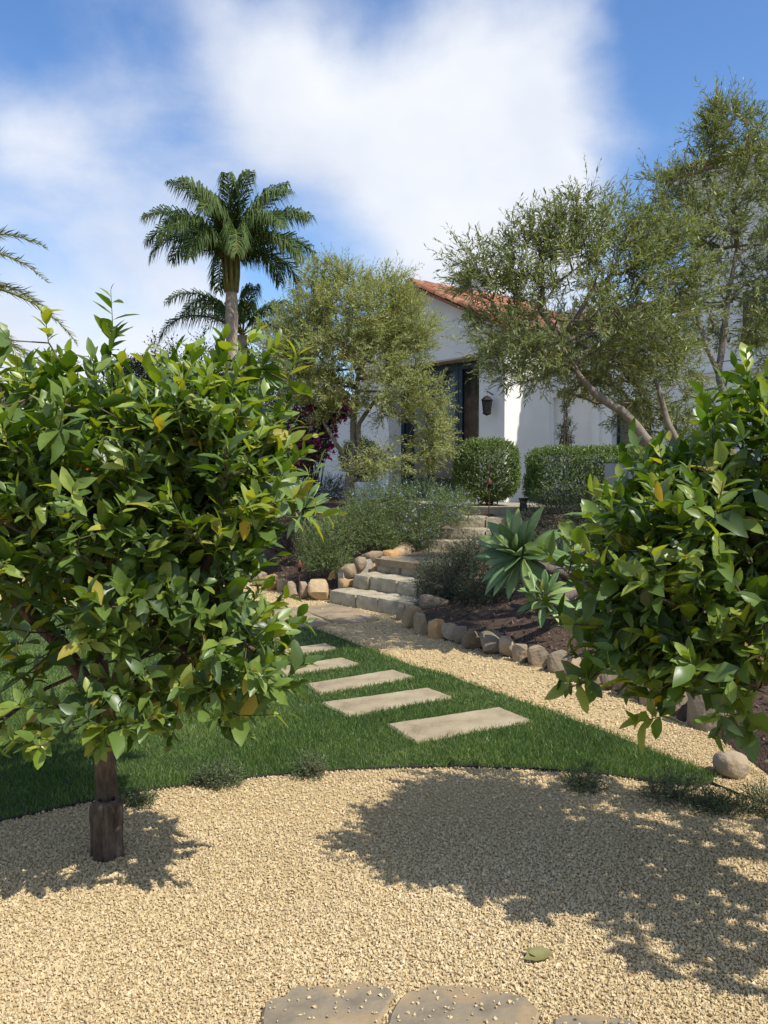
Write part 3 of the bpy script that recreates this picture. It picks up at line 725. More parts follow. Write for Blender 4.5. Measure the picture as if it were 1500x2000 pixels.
# doors
for k in range(3):
    s0 = .685 + k * .915; s1 = s0 + .90
    g = Geo(); t0, t1 = .335, .395; st = .095
    hbox(g, s0, s0 + st, t0, t1, 0, DTOP - .034); hbox(g, s1 - st, s1, t0, t1, 0, DTOP - .034)
    for z0, z1 in ((0, .26), (.92, 1.0), (2.62, DTOP - .034)): hbox(g, s0 + st, s1 - st, t0 + .003, t1, z0, z1)
    d = g.build('door', M['blue_wood'], house)
    for z0, z1 in ((.26, .92), (1.0, 2.62)):
        g = Geo(); hbox(g, s0 + st, s1 - st, t0 + .03, t0 + .04, z0, z1); g.build('pane', M['glass'], d)
    if k == 1:
        g = Geo(); g.tube([H(s0 + .05, t0 - .04, 1.0), H(s0 + .05, t0 - .04, 1.16)], .01, 6); g.build('handle', M['iron'], d)
g = Geo(); hbox(g, .3, 4.66, 2.2, 2.25, -.2, 2.8); g.build('room_back', M['iron'], house)
# roof
rb = Geo()
sl = math.hypot(AP_S + .25, AP_Z - EV_Z + .1); over = .3
for sgn in (-1, 1):
    a = H(AP_S, -over, AP_Z + .02); ext = AP_S + .28; b = a + E1 * sgn * ext - Zv * (ext * (AP_Z - EV_Z) / AP_S)
    nn = Zv * .06
    rb.prism([a, b, b + E2 * 7, a + E2 * 7], nn)
roof = rb.build('roof', M['tile'], house)


def tile_mesh(ln=.42, r0=.105, r1=.085):
    n = 6; V = []
    for y, r in ((0, r0), (ln, r1)):
        for k in range(n + 1):
            a = math.pi * k / n; V.append([r * math.cos(a), y, r * .8 * math.sin(a)])
        for k in range(n + 1):
            a = math.pi * k / n; V.append([(r - .016) * math.cos(a), y, (r - .016) * .8 * math.sin(a)])
    m = n + 1; F = []
    for k in range(n):
        F += [[k, k + 1, 2 * m + k + 1], [k, 2 * m + k + 1, 2 * m + k], [m + k, 2 * m + m + k + 1, m + k + 1], [m + k, 3 * m + k, 3 * m + k + 1], [k, m + k, m + k + 1], [k, m + k + 1, k + 1]]
    return np.array(V), np.array(F)


TV, TF = tile_mesh(); TILES = [mesh_from('tile', TV, TF, np.full(len(TV), t), M['tile'], True) for t in (.15, .35, .5, .62, .8, 1.0)]


def put_tile(parent, pos, xd, yd, zd, scale=1.0):
    o = bpy.data.objects.new('tile', random.choice(TILES)); link(o, parent)
    m = Matrix((xd, yd, zd)).transposed().to_4x4(); m.translation = Vector(pos - ORG[parent.name]); o.matrix_basis = m @ Matrix.Scale(scale, 4)


def tile_slope(parent, top, down, along, n_al, n_dn, pitch=.21, ln=.36, skip=0):
    down, along = nrm(down), nrm(along); up = nrm(np.cross(along, -down));
    if up[2] < 0: up = -up
    yd = -down; xd = nrm(np.cross(yd, up))
    for i in range(n_al):
        for j in range(n_dn):
            p = top + along * (i + .5) * pitch + down * ((j + 1) * ln) + up * (.065 + .012) + up * rs.normal(0, .004) + along * rs.normal(0, .006)
            put_tile(parent, p, Vector(xd), Vector(nrm(yd + up * .035)), Vector(up))


slope = (AP_Z - EV_Z) / AP_S
tile_slope(roof, H(AP_S, -over - .02, AP_Z + .02), -E1 - Zv * slope, E2, 17, 8)
tile_slope(roof, H(AP_S, -over - .02, AP_Z + .02), E1 - Zv * slope, E2, 2, 8)
for k in range(9): put_tile(roof, H(AP_S, -over - .06 + k * .38, AP_Z + .115), Vector(E1), Vector(E2), Vector((0, 0, 1)), 1.15)
g = Geo(); hbox(g, 3.6, 4.5, 3.2, 3.8, 3.2, 5.3); hbox(g, 3.54, 4.56, 3.14, 3.86, 5.3, 5.42); g.build('chimney', M['stucco'], house)
g = Geo(); hbox(g, -.03, -.002, 1.27, 1.33, -.3, EV_Z - .15); g.build('downspout', M['stucco'], house)
# lower link and two storey wing (s negative, facing left)
g = Geo(); hbox(g, -1.36, 0, 1.4, 1.8, -.4, 3.2); hbox(g, -2.9, -2.2, 1.4, 1.8, -.4, 3.2); hbox(g, -2.2, -1.36, 1.4, 1.8, 1.85, 3.2); hbox(g, -2.2, -1.36, 1.4, 1.8, -.4, .3)
hbox(g, -2.9, 0, 4.5, 4.8, -.4, 3.2); g.build('wall', M['stucco'], house)
g = Geo(); hbox(g, -10, -2.9, 1.38, 6.5, -.4, 5.35); wing = g.build('wing_wall', M['stucco'], house)
g = Geo(); hbox(g, -1.1, -.95, 1.34, 1.398, -.4, 2.0); hbox(g, -1.36, -.0, 1.33, 1.398, 2.0, 2.1); g.build('pilaster', M['stucco'], house)
g = Geo(); hbox(g, -10, -2.88, 1.30, 1.378, 2.1, 2.16); hbox(g, -10, -2.86, 1.26, 1.378, 2.163, 2.22); hbox(g, -10, -2.88, 1.32, 1.378, 2.223, 2.26); hbox(g, -10, -2.88, 1.33, 1.378, 3.55, 3.62); g.build('cornice', M['stucco'], house)
g = Geo(); hbox(g, -2.2, -1.36, 1.55, 1.62, .3, 1.85); w = g.build('window', M['blue_wood'], house)
g = Geo(); hbox(g, -2.14, -1.42, 1.53, 1.548, .36, 1.8); g.build('pane', M['glass'], w)
g = Geo()
for (s0, s1, z0, z1) in ((-4.5, -4.44, 2.55, 3.4), (-3.96, -3.9, 2.55, 3.4), (-4.44, -3.96, 2.55, 2.62), (-4.44, -3.96, 3.33, 3.4)): hbox(g, s0, s1, 1.33, 1.378, z0, z1)
w = g.build('window', M['twig'], house); g = Geo(); hbox(g, -4.44, -3.96, 1.36, 1.374, 2.62, 3.33); g.build('pane', M['glass'], w)
g = Geo(); hbox(g, -10, -2.7, 1.28, 1.378, 5.24, 5.34); hbox(g, -10.2, -2.6, 1.2, 6.8, 5.353, 5.42); g.build('eave', M['stucco'], house)
g = Geo(); a = H(-10.2, 1.15, 5.43); g.prism([a, H(-2.5, 1.15, 5.43), H(-2.5, 4, 6.35), H(-10.2, 4, 6.35)], Zv * .05); wroof = g.build('roof', M['tile'], house)
tile_slope(wroof, H(-2.5, 1.15 + 3 * .36 / 1.05, 5.43 + 3 * .36 * .3), -E2 - Zv * .297, -E1, 28, 3)
g = Geo(); g.prism([H(-2.9, 1.2, 3.22), H(.0, 1.2, 3.22), H(.0, 3.2, 3.9), H(-2.9, 3.2, 3.9)], Zv * .06); lroof = g.build('roof', M['tile'], house)
tile_slope(lroof, H(0, 1.2 + .68, 3.22 + .25), -E2 - Zv * .34, -E1, 13, 2)
# wall lantern on pillar
lan = Geo(); c = H(.3, -.16, 1.72); lan.tube([H(.3, 0, 2.0), H(.3, -.16, 2.06), H(.3, -.16, 1.98)], .012, 5); lan.lathe(c, [(.0, .26), (.05, .24), (.12, .17), (.10, .16), (.075, -.06), (.09, -.07), (.05, -.1), (0, -.12)], 6)
lan.build('lantern', M['iron'], house)
# terrace
TERR = np.array([H(2.9, .9, 0)[:2], H(2.9, .1, 0)[:2], H(1.7, -1, 0)[:2], (1.0, 13.9), U0 + ua * 1.0 + ub * 1.5, (4.6, 12.3), (9, 10.5), (14, 10), (14, 24), (4, 24), H(-1, .9, 0)[:2]])
g = Geo(); g.prism(np.c_[TERR, np.full(len(TERR), .45)], (0, 0, .615)); g.build('terrace', M['terrace'], kind='structure')
g = Geo(); o = P(1180, 990, 11.6); g.box(e3(o, .9), (1.6, -1.9, 0), (.2, .16, 0), (0, 0, .82)); g.build('garden_wall', M['grey_wall'], label='low grey rendered wall behind the right olive trunk', cat='garden wall')

# ------------------------------------------------------------------ plants
def pick_biggest(Pp, D, Nn, L, W, n):
    v = Pp + D * (L / 2)[:, None] - CAMP; dist = np.linalg.norm(v, axis=1); px = 750 + v[:, 0] / np.maximum(v[:, 1], .01) * FPX; py = HOR - v[:, 2] / np.maximum(v[:, 1], .01) * FPX
    vis = (px > -10) & (px < 1510) & (py > 0) & (py < 2000) & (v[:, 1] > .3)
    NN = nrm(np.cross(nrm(np.cross(D, Nn)), D)); fac = np.abs(np.sum(NN * v, 1)) / dist
    sc = np.where(vis, L * W * (.25 + fac) / dist ** 4.5, -1)
    return np.argsort(-sc)[:n]


# unit citrus leaf meshes
rl = np.random.default_rng(21); UL = []
for k in range(16):
    g = Geo(); t = (k + .3) / 14.6 if k < 14 else rl.uniform(.96, .99)
    leaf_geo(g, np.zeros((1, 3)), np.array([[0, 1., 0]]), np.array([[0, 0, 1.]]), np.array([1.]), np.array([rl.uniform(.19, .25)]), CITRUS_ROWS, fold=rl.uniform(.25, .75), curl=rl.uniform(-.02, .4), tint=np.array([t]))
    V, F, T = g.data(); V = V + np.c_[.03 * np.sin(V[:, 1] * 9 + k), 0 * V[:, 1], .04 * np.sin(V[:, 1] * 11 + k * 2) * np.sign(V[:, 0])]
    UL.append(mesh_from('leaf', V, F, T, M['citrus'], True))


def citrus(label, base, trunk, tr, lobes, ntips, seed, nl=8, leafL=.112, group='citrus trees around the gravel court', objs=300, RT=.0026, limbs=(), extra_tips=None, fruits=(), bright=0.0, buttress=False):
    r = np.random.default_rng(seed); root = thing('citrus_tree', label, 'citrus tree', base, group)
    tips = np.vstack([lobe_pts(lobes, ntips, r, .35), lobe_pts([(l[0], tuple(1.2 * np.array(l[1])), *l[2:]) for l in lobes], ntips // 12, r, .92)])
    if extra_tips is not None: tips = np.vstack([tips, extra_tips])
    pos, chains, cnt, td = grow(trunk, tips, r, .1, .25, .75, limbs)
    g = Geo(); tp = np.asarray(trunk)
    if buttress:
        # fluted foot of the trunk
        an = np.arange(48) * 2 * math.pi / 48; V = []; zs = [-.03, .0, .05, .11, .165, .205, .225, .235]; rr = [1.18, 1.12, 1.06, 1.05, 1.10, 1.08, .98, .6]
        for z, q in zip(zs, rr):
            fl = 1 + .20 * (np.abs(np.cos(an * 3.5 + .8)) * 2 - 1.2) * (1 if z < .21 else .6) + .04 * np.cos(an * 3 + z * 4)
            cx = tp[0] + (tp[1] - tp[0]) * max(z, 0) / (tp[1][2] - tp[0][2]); V += [[cx[0] + tr[0] * q * f * math.cos(x), cx[1] + tr[0] * q * f * math.sin(x), z] for x, f in zip(an, fl)]
        F = []
        for i in range(len(zs) - 1):
            for k in range(48):
                q = (k + 1) % 48; F += [[i * 48 + k, i * 48 + q, i * 48 + 48 + q], [i * 48 + k, i * 48 + 48 + q, i * 48 + 48 + k]]
        g.add(V, F)
    fine = np.array([np.interp(np.linspace(0, len(tp) - 1, 22), np.arange(len(tp)), tp[:, k]) for k in range(3)]).T
    fr = np.interp(np.linspace(0, len(tp) - 1, 22), np.arange(len(tp)), tr) * (1 + .05 * vnoise(fine, 9, seed))
    g.tube(fine, fr, 12); g.build('trunk', M['bark'], root, smooth=True)
    g = Geo(); limb_mesh(g, pos, chains, cnt, RT, .5, tr[-1] * .8, sides=7); g.build('branches', M['bark'], root, smooth=True)
    cen = np.mean([l[0] for l in lobes], 0)
    d = nrm(td * .7 + nrm(tips - cen) * .5 + np.array([0, 0, .95]) + r.normal(0, .3, tips.shape)); ln = r.uniform(.07, .20, len(tips))
    Pp, D, Nn, L, W = shoots(tips, d, ln, nl, leafL, leafL * .215, .85, r, droop=.0, jit=.22)
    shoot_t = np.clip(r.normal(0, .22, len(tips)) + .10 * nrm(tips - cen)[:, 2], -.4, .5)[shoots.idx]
    # extra leaves along the branches
    k = r.integers(0, len(pos), int(ntips * 2.2)); k = k[cnt[k] < 6]; dd = nrm(r.normal(size=(len(k), 3)) + [0, 0, .2])
    Pp = np.vstack([Pp, pos[k]]); D = np.vstack([D, dd]); Nn = np.vstack([Nn, nrm(r.normal(size=(len(k), 3)) + [0, 0, 1.5])]); L = np.concatenate([L, r.uniform(.07, .13, len(k))]); W = np.concatenate([W, L[-len(k):] * .26])
    g = Geo(); twigs(g, tips, tips + d * ln[:, None], .0024, .0012); g.build('twigs', M['green_twig'], root, kind='stuff')
    sel = pick_biggest(Pp, D, Nn, L, W, objs) if objs else np.array([], int); rest = np.ones(len(Pp), bool); rest[sel] = False
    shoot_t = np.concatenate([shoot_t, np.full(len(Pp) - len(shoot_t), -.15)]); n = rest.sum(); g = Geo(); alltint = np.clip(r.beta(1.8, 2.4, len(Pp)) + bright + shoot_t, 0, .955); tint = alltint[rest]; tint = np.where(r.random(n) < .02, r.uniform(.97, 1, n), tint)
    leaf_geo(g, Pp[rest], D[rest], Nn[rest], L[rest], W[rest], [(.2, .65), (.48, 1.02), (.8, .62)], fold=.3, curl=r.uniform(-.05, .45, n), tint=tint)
    o = g.build('foliage', M['citrus'], root, smooth=True, kind='stuff')
    for i in sel:
        s = np.cross(D[i], Nn[i]); s /= np.linalg.norm(s); nn = np.cross(s, D[i]); o = bpy.data.objects.new('leaf', UL[int(np.clip(round(alltint[i] * 14 + r.normal(0, .5)), 0, 13)) if r.random() > .03 else r.integers(14, 16)]); link(o, root)
        m = Matrix((Vector(s), Vector(D[i]), Vector(nn))).transposed().to_4x4(); m = m @ Matrix.Scale(L[i], 4); m.translation = Vector(Pp[i] - base); o.matrix_basis = m
    for q in fruits:
        g = Geo(); g.add(ICO2 * np.array([.028, .028, .03]) + np.asarray(q), ICO2F); g.build('fruit', M['fruit'], root, smooth=True)
    return root


def LB(px, py, d, rx, ry, rz, w=None):
    c = P(px, py, d); return (c, (rx, ry, rz)) if w is None else (c, (rx, ry, rz), w)


base = G(210, 1672)
trunk = [base, base + [0, 0, .15], P(208, 1560, 3.5), P(205, 1470, 3.5), P(203, 1400, 3.48)]
citrus('leafy citrus tree with dark fluted trunk rising from the gravel on the left', base, trunk, [.055, .053, .046, .043, .046],
       [LB(150, 1060, 3.25, .62, .5, .24, 6), LB(320, 1190, 3.2, .30, .4, .22, 3), LB(220, 915, 3.45, .60, .70, .33, 10), LB(0, 875, 3.3, .55, .6, .35, 6), LB(410, 865, 3.3, .23, .4, .21, 3.4), LB(455, 930, 3.15, .17, .35, .25, 2.2), LB(100, 1010, 3.2, .5, .45, .22, 3), LB(375, 1080, 3.2, .25, .35, .28, 3.2),
        LB(465, 1310, 3.1, .16, .3, .19, 1.5), LB(180, 1400, 3.0, .22, .2, .08, .8), LB(-40, 1440, 3.0, .1, .2, .12, .3), LB(30, 1250, 3.3, .3, .3, .16, .7), LB(330, 1330, 3.15, .2, .25, .1, .6)],
       1200, 4, nl=9, leafL=.100, limbs=[[P(203, 1400, 3.48), P(160, 1320, 3.45), P(120, 1260, 3.4), P(40, 1180, 3.35), P(-40, 1080, 3.3)], [P(203, 1400, 3.48), P(235, 1330, 3.45), P(262, 1230, 3.4), P(270, 1080, 3.4), P(230, 950, 3.4)], [P(205, 1390, 3.48), P(270, 1350, 3.4), P(360, 1300, 3.3), P(440, 1180, 3.2)], [P(203, 1380, 3.48), P(190, 1250, 3.55), P(150, 1100, 3.6), P(110, 950, 3.6)]], extra_tips=np.array([P(215, 690, 3.3), P(222, 665, 3.3), P(455, 705, 3.2), P(430, 700, 3.25), P(510, 720, 3.2), P(560, 745, 3.2), P(95, 670, 3.2), P(20, 665, 3.1), P(530, 980, 3.0), P(560, 1010, 3.0), P(555, 1330, 3.0), P(320, 740, 3.2)]),
       fruits=[P(440, 812, 2.95), P(425, 806, 3.0), P(152, 857, 2.85), P(252, 1098, 2.9), P(304, 1058, 2.9)], buttress=True)
base = np.array([1.95, 3.15, 0]); trunk = [base, base + [0, 0, .2], base + [-.03, 0, .4], base + [-.05, 0, .55]]
citrus('large dark citrus tree filling the right edge, drooping over the bed', base, trunk, [.06, .055, .05, .05],
       [LB(1430, 1150, 3.1, .49, .6, .33, 9), LB(1510, 930, 3.1, .28, .5, .32, 5), LB(1300, 1090, 3.0, .19, .35, .20, 3), LB(1290, 1250, 3.0, .17, .3, .17, 2), LB(1650, 1100, 3.2, .5, .6, .5, 4), (np.array([1.95, 2.25, 1.3]), (.36, .4, .4), 2.2), (np.array([2.3, 2.9, 1.3]), (.5, .5, .5), 2.2), LB(1340, 1300, 2.95, .28, .3, .12, 2), LB(1330, 990, 3.1, .15, .3, .12, 1.2)],
       860, 8, nl=9, leafL=.108, extra_tips=np.array([P(1280, 930, 3.0), P(1300, 970, 3.0), P(1460, 770, 3.0), P(1490, 785, 3.0), P(1395, 830, 3.0), P(1400, 880, 3.0), P(1120, 1080, 2.95), P(1110, 1120, 2.95), P(1120, 1220, 2.95), P(1150, 1330, 2.9), P(1290, 1400, 2.85), P(1460, 1425, 2.85)]), fruits=[P(1300, 1100, 2.8)])


def leafy_tree(name, label, cat, base, trunks, lobes, ntips, seed, mat, nl, leafL, leafW, ln, rtip, rmax, tmat, droop=.05, up=.4, lo=.3, dens=1.0, group=None, ang=.75, bark='trunk', extra=None):
    r = np.random.default_rng(seed); root = thing(name, label, cat, base, group); tips = lobe_pts(lobes, ntips, r, lo)
    main = trunks[0][0]; pos, chains, cnt, td = grow(main, tips, r, .18, .2, .55)
    for tr, rad in trunks:
        tr = np.asarray(tr); m = 14; f = np.array([np.interp(np.linspace(0, len(tr) - 1, m), np.arange(len(tr)), tr[:, k]) for k in range(3)]).T
        g = Geo(); rr = np.interp(np.linspace(0, len(tr) - 1, m), np.arange(len(tr)), rad); g.tube(f + .25 * rr[:, None] * np.c_[vnoise(f, 5, seed), vnoise(f, 6, seed + 3), 0 * f[:, 0]], rr * (1 + .08 * vnoise(f, 12)), 8); g.build('trunk', tmat, root, smooth=True)
    g = Geo(); limb_mesh(g, pos, chains, cnt, rtip, .5, rmax); g.build('branches', tmat, root, smooth=True)
    cen = np.mean([l[0] for l in lobes], 0)
    d = nrm(td * .8 + nrm(tips - cen) * .35 + np.array([0, 0, up]) + r.normal(0, .35, tips.shape)); L0 = r.uniform(.6, 1.3, len(tips)) * ln
    # each tip carries several long leafy twigs
    ks = 6; T = np.repeat(tips, ks, 0); Dd = nrm(np.repeat(d, ks, 0) + r.normal(0, .45, (len(tips) * ks, 3))); LL = np.repeat(L0, ks) * r.uniform(.6, 1.2, len(T))
    Pp, D, Nn, L, W = shoots(T, Dd, LL, nl, leafL, leafW, ang, r, droop=droop, jit=.3)
    g = Geo(); twigs(g, T, T + Dd * LL[:, None], .0017, .0009); g.build('twigs', M['twig'], root, kind='stuff')
    g = Geo(); n = len(Pp); cl = np.repeat(np.clip(.5 + .3 * vnoise(T, 3.1, seed), 0, 1), 1)
    tint = np.clip(r.beta(2.2, 2.4, n) * .9 + .12 * vnoise(Pp, 2.7, seed), 0, .93); tint = np.where(r.random(n) < .012, 1, tint)
    leaf_geo(g, Pp, D, Nn, L, W, OLIVE_ROWS, fold=.3, curl=r.uniform(-.1, .3, n), tint=tint); g.build('foliage', mat, root, kind='stuff')
    return root


# olives
b = P(690, 985, 13); b[2] = bz(b[0], b[1])
leafy_tree('olive_tree', 'pale yellow green olive tree in front of the gable, above the rosemary', 'olive tree', b,
           [([b, P(683, 930, 13), P(692, 880, 13), P(690, 820, 13), P(700, 740, 13)], [.085, .07, .055, .05, .03]), ([P(680, 905, 13), P(668, 885, 12.95), P(655, 865, 12.9), P(630, 820, 12.9)], [.04, .036, .032, .02]), ([P(697, 925, 13), P(703, 880, 12.95), P(700, 830, 12.9), P(740, 770, 12.9)], [.05, .042, .036, .02])],
           [LB(690, 615, 13, 1.0, .9, .58, 9), LB(590, 660, 13, .62, .7, .55, 4.5), LB(785, 655, 13, .60, .7, .44, 4), LB(680, 705, 12.8, 1.15, .9, .5, 8), LB(790, 775, 12.7, .62, .5, .36, 2.8), LB(640, 775, 12.8, .6, .6, .36, 1.6), LB(835, 850, 12.6, .34, .4, .5, 2.6), LB(740, 905, 12.4, .5, .4, .22, 1.5), LB(645, 552, 13, .40, .4, .28, 1.6), LB(765, 558, 13, .28, .3, .26, 1.1), LB(560, 710, 13, .38, .4, .5, 2.2), LB(610, 740, 12.8, .45, .4, .35, 2)],
           1250, 31, M['olive_mid'], 13, .072, .0090, .30, .0021, .04, M['olive_bark'])
b = P(1345, 1010, 7.17); b[2] = bz(b[0], b[1])
leafy_tree('olive_tree', 'wide olive tree with bent leaning trunk reaching left across the house', 'olive tree', b,
           [([b, P(1317, 950, 7.09), P(1290, 890, 7.04), P(1260, 858, 7.00), P(1242, 827, 7.00), P(1212, 800, 7.00), P(1170, 780, 6.91), P(1120, 720, 6.91), P(1080, 640, 7.00)], [.06, .052, .049, .044, .040, .035, .03, .023, .013]), ([P(1330, 985, 7.13), P(1338, 890, 7.26), P(1305, 830, 7.26), P(1280, 740, 7.26)], [.04, .035, .03, .018])],
           [LB(1145, 605, 7.00, 0.831, 0.700, 0.525, 9), LB(985, 545, 7.00, 0.367, 0.438, 0.367, 3), LB(1025, 700, 6.83, 0.333, 0.350, 0.228, 2.2), LB(1200, 690, 7.70, 0.656, 0.612, 0.438, 6), LB(1290, 770, 8.00, 0.438, 0.438, 0.481, 3.2), LB(1150, 460, 7.00, 0.438, 0.438, 0.280, 2.8), LB(1330, 860, 8.00, 0.280, 0.263, 0.263, 1.2), LB(1060, 470, 7.00, 0.280, 0.263, 0.193, 1), LB(1280, 520, 7.00, 0.394, 0.438, 0.394, 2.6), LB(925, 520, 7.00, 0.175, 0.263, 0.228, .7)],
           760, 37, M['olive'], 13, .066, .0074, .24, .0019, .034, M['olive_bark'], group=None)
b = P(1440, 1010, 8.8); b[2] = bz(b[0], b[1])
leafy_tree('olive_tree', 'tall upright olive tree at the right edge rising above the two storey wing', 'olive tree', b,
           [([b, P(1425, 830, 8.8), P(1414, 770, 8.8), P(1404, 728, 8.8), P(1420, 600, 8.9), P(1440, 480, 9)], [.06, .05, .04, .036, .03, .02]), ([P(1404, 728, 8.8), P(1380, 680, 8.8), P(1345, 560, 8.8)], [.03, .026, .015])],
           [LB(1330, 430, 9, .52, .6, .48, 4), LB(1425, 290, 9, .34, .5, .38, 2.6), LB(1490, 300, 9, .4, .5, .45, 2), LB(1470, 450, 9, .5, .6, .55, 4), LB(1420, 610, 9, .5, .5, .4, 1.8), LB(1540, 620, 9, .5, .6, .7, 3), LB(1400, 240, 9, .14, .2, .16, .5)],
           500, 41, M['olive'], 14, .072, .0082, .28, .0019, .03, M['olive_bark'])


def shrub(name, label, cat, lobes, n, seed, mat, leafL, leafW, nl=8, ln=.15, up=.6, lo=.55, boxy=None, ang=.7, group=None, flowers=None, rows=OLIVE_ROWS, nstem=40, stemr=.007, jit=.3):
    r = np.random.default_rng(seed); cen = np.mean([np.asarray(l[0]) for l in lobes], 0); z0 = min(l[0][2] - l[1][2] for l in lobes); base = np.array([cen[0], cen[1], z0])
    root = thing(name, label, cat, base, group)
    if boxy:
        c, rad = lobes[0][0], np.array(lobes[0][1]); d = nrm(r.normal(size=(n, 3))); m = (np.abs(d) ** boxy).sum(1) ** (1 / boxy); q = d / m[:, None]
        tips = c + q * rad * (lo + (1 - lo) * r.random(n) ** .4)[:, None] * (1 + .05 * vnoise(q, 3.3, seed))[:, None]; out = nrm(q / rad)
    else:
        tips = lobe_pts(lobes, n, r, lo); cs = np.array([l[0] for l in lobes]); k = np.argmin(np.linalg.norm(tips[:, None] - cs[None], axis=2), 1); out = nrm(tips - cs[k])
    keep = tips[:, 2] > z0 - .05; tips, out = tips[keep], out[keep]
    d = nrm(out * .7 + np.array([0, 0, up]) + r.normal(0, .35, tips.shape)); L0 = ln * r.uniform(.6, 1.4, len(tips)); st = tips - d * L0[:, None] * .6
    Pp, D, Nn, L, W = shoots(st, d, L0, nl, leafL, leafW, ang, r, jit=jit)
    g = Geo(); tint = np.clip(r.beta(2, 2.4, len(Pp)) + .12 * vnoise(Pp, 3, seed), 0, 1); leaf_geo(g, Pp, D, Nn, L, W, rows, fold=.3, curl=.1, tint=tint); g.build('foliage', mat, root, kind='stuff')
    g = Geo(); twigs(g, st[::2], (st + d * L0[:, None])[::2], .0011, .0006); m = min(nstem, len(tips)); k = r.choice(len(tips), m, False)
    for i in k:
        p0 = base + np.array([r.normal(0, .08), r.normal(0, .08), -.08]); c = (p0 + tips[i]) / 2 + [0, 0, .1]; f = np.linspace(0, 1, 6)[:, None]; g.tube((1 - f) ** 2 * p0 + 2 * f * (1 - f) * c + f * f * tips[i], np.linspace(stemr, stemr * .3, 6), 4, cap=False)
    g.build('stems', M['twig'], root, kind='stuff')
    if flowers:
        k = r.choice(len(tips), flowers[1], False); g = Geo(); fp = np.repeat(st[k] + d[k] * (L0[k] * r.uniform(.5, 1, len(k)))[:, None], 3, 0) + r.normal(0, .012, (3 * len(k), 3))
        leaf_geo(g, fp, nrm(r.normal(size=fp.shape) + [0, -.3, .3]), nrm(r.normal(size=fp.shape) + [0, -1, .5]), np.full(len(fp), flowers[2]), np.full(len(fp), flowers[2] * .45), [(.5, 1)], fold=.1, curl=.1); g.build('flowers', flowers[0], root, kind='stuff')
    return root


# rosemary and shrubs on the bank
shrub('rosemary_shrub', 'large trailing rosemary with pale blue flowers beside the upper steps', 'rosemary', [LB(830, 985, 12.2, .62, .6, .36, 5), LB(740, 985, 12.0, .5, .55, .34, 4), LB(890, 990, 12.6, .35, .4, .3, 2), LB(800, 1035, 11.8, .5, .35, .28, 3)], 3500, 51, M['rosemary'], .036, .0042, 15, .22, .25, .4, flowers=(M['blue_flower'], 420, .022))
shrub('rosemary_shrub', 'low dark rosemary mound left of the lowest steps', 'rosemary', [LB(645, 1050, 11.3, .46, .4, .34, 4), LB(710, 1020, 11.6, .42, .4, .34, 3), LB(620, 1085, 11.15, .3, .3, .2, 2), LB(740, 1050, 11.5, .3, .2, .2, 1.5)], 2800, 52, M['rosemary'], .036, .0042, 15, .2, .35, .4)
shrub('creeping_shrub', 'small ferny shrub spilling over stones beside the lowest step', 'shrub', [LB(672, 1110, 10.95, .14, .15, .2)], 420, 53, M['rosemary'], .03, .0035, 12, .14, .1, .3)
shrub('dark_shrub', 'dark brown green shrub overhanging the right end of the steps', 'shrub', [LB(870, 1130, 9.6, .40, .45, .34, 4), LB(940, 1150, 9.0, .32, .4, .28, 3), LB(850, 1175, 9.3, .22, .3, .14, 1.5), LB(920, 1080, 9.6, .3, .35, .2, 2)], 2800, 54, M['dark_shrub'], .03, .0055, 13, .2, .3, .3)
shrub('dark_shrub', 'dark green shrub behind the agave on the terrace edge', 'shrub', [LB(1090, 1010, 10.2, .5, .5, .34, 3), LB(1180, 1010, 9.6, .5, .5, .34, 3), LB(1090, 1070, 9.4, .35, .4, .22, 2)], 2100, 55, M['dark_shrub'], .03, .006, 12, .2, .3, .35)
shrub('hedge', 'clipped boxwood hedge in front of the white wing wall', 'hedge', [(P(1150, 930, 12.8), (.92, .45, .42))], 6600, 56, M['hedge'], .042, .012, 8, .10, .6, .72, boxy=6)
shrub('box_ball', 'rounded clipped box bush in front of the white pillar', 'bush', [(P(950, 918, 14.2), (.54, .5, .50))], 4400, 57, M['hedge'], .042, .012, 8, .10, .6, .72, boxy=3.2)
shrub('dark_bush', 'dark rounded bush against the white wall behind the olive trunk', 'bush', [LB(705, 895, 16, .40, .4, .36)], 2200, 58, M['dark_shrub'], .05, .012, 7, .12, .5, .6)
shrub('wall_plant', 'thin dark leaved plant trained up the white wall', 'climbing plant', [LB(1106, 845, 15.2, .17, .06, .3, 2), LB(1106, 785, 15.2, .11, .06, .3, 1.6)], 170, 59, M['dark_shrub'], .05, .012, 7, .14, .2, .1)
shrub('bougainvillea', 'bougainvillea with magenta bracts between the left citrus and the olive', 'bougainvillea', [LB(605, 840, 13.6, .42, .4, .5, 3), LB(650, 795, 13.9, .34, .4, .26, 1.5), LB(570, 890, 13.4, .35, .4, .4, 2)], 2600, 60, M['dark_shrub'], .05, .015, 8, .2, .3, .4, flowers=(M['bract'], 420, .075))
shrub('red_flower_shrub', 'shrub with red flowers glimpsed through the left citrus leaves', 'shrub', [LB(330, 950, 13.5, .9, .6, .55)], 1600, 61, M['dark_shrub'], .05, .014, 8, .2, .3, .4, flowers=(M['bract'], 60, .06))
shrub('bank_shrub', 'dark shrub on the bank above the left agave', 'shrub', [LB(560, 1000, 13.2, .45, .5, .4, 2), LB(500, 1030, 12.8, .5, .5, .4, 2), LB(635, 955, 14.2, .55, .4, .24, 2)], 2200, 62, M['dark_shrub'], .035, .007, 10, .2, .3, .35)
shrub('bank_shrub', 'broad dark shrub on the far bank behind the left citrus tree', 'shrub', [LB(120, 1010, 17, 1.4, .8, .7, 3), LB(-120, 1000, 17, 1.4, .8, .8, 3), LB(330, 1040, 15.5, .8, .6, .45, 2)], 2600, 63, M['dark_shrub'], .08, .022, 8, .25, .3, .5)
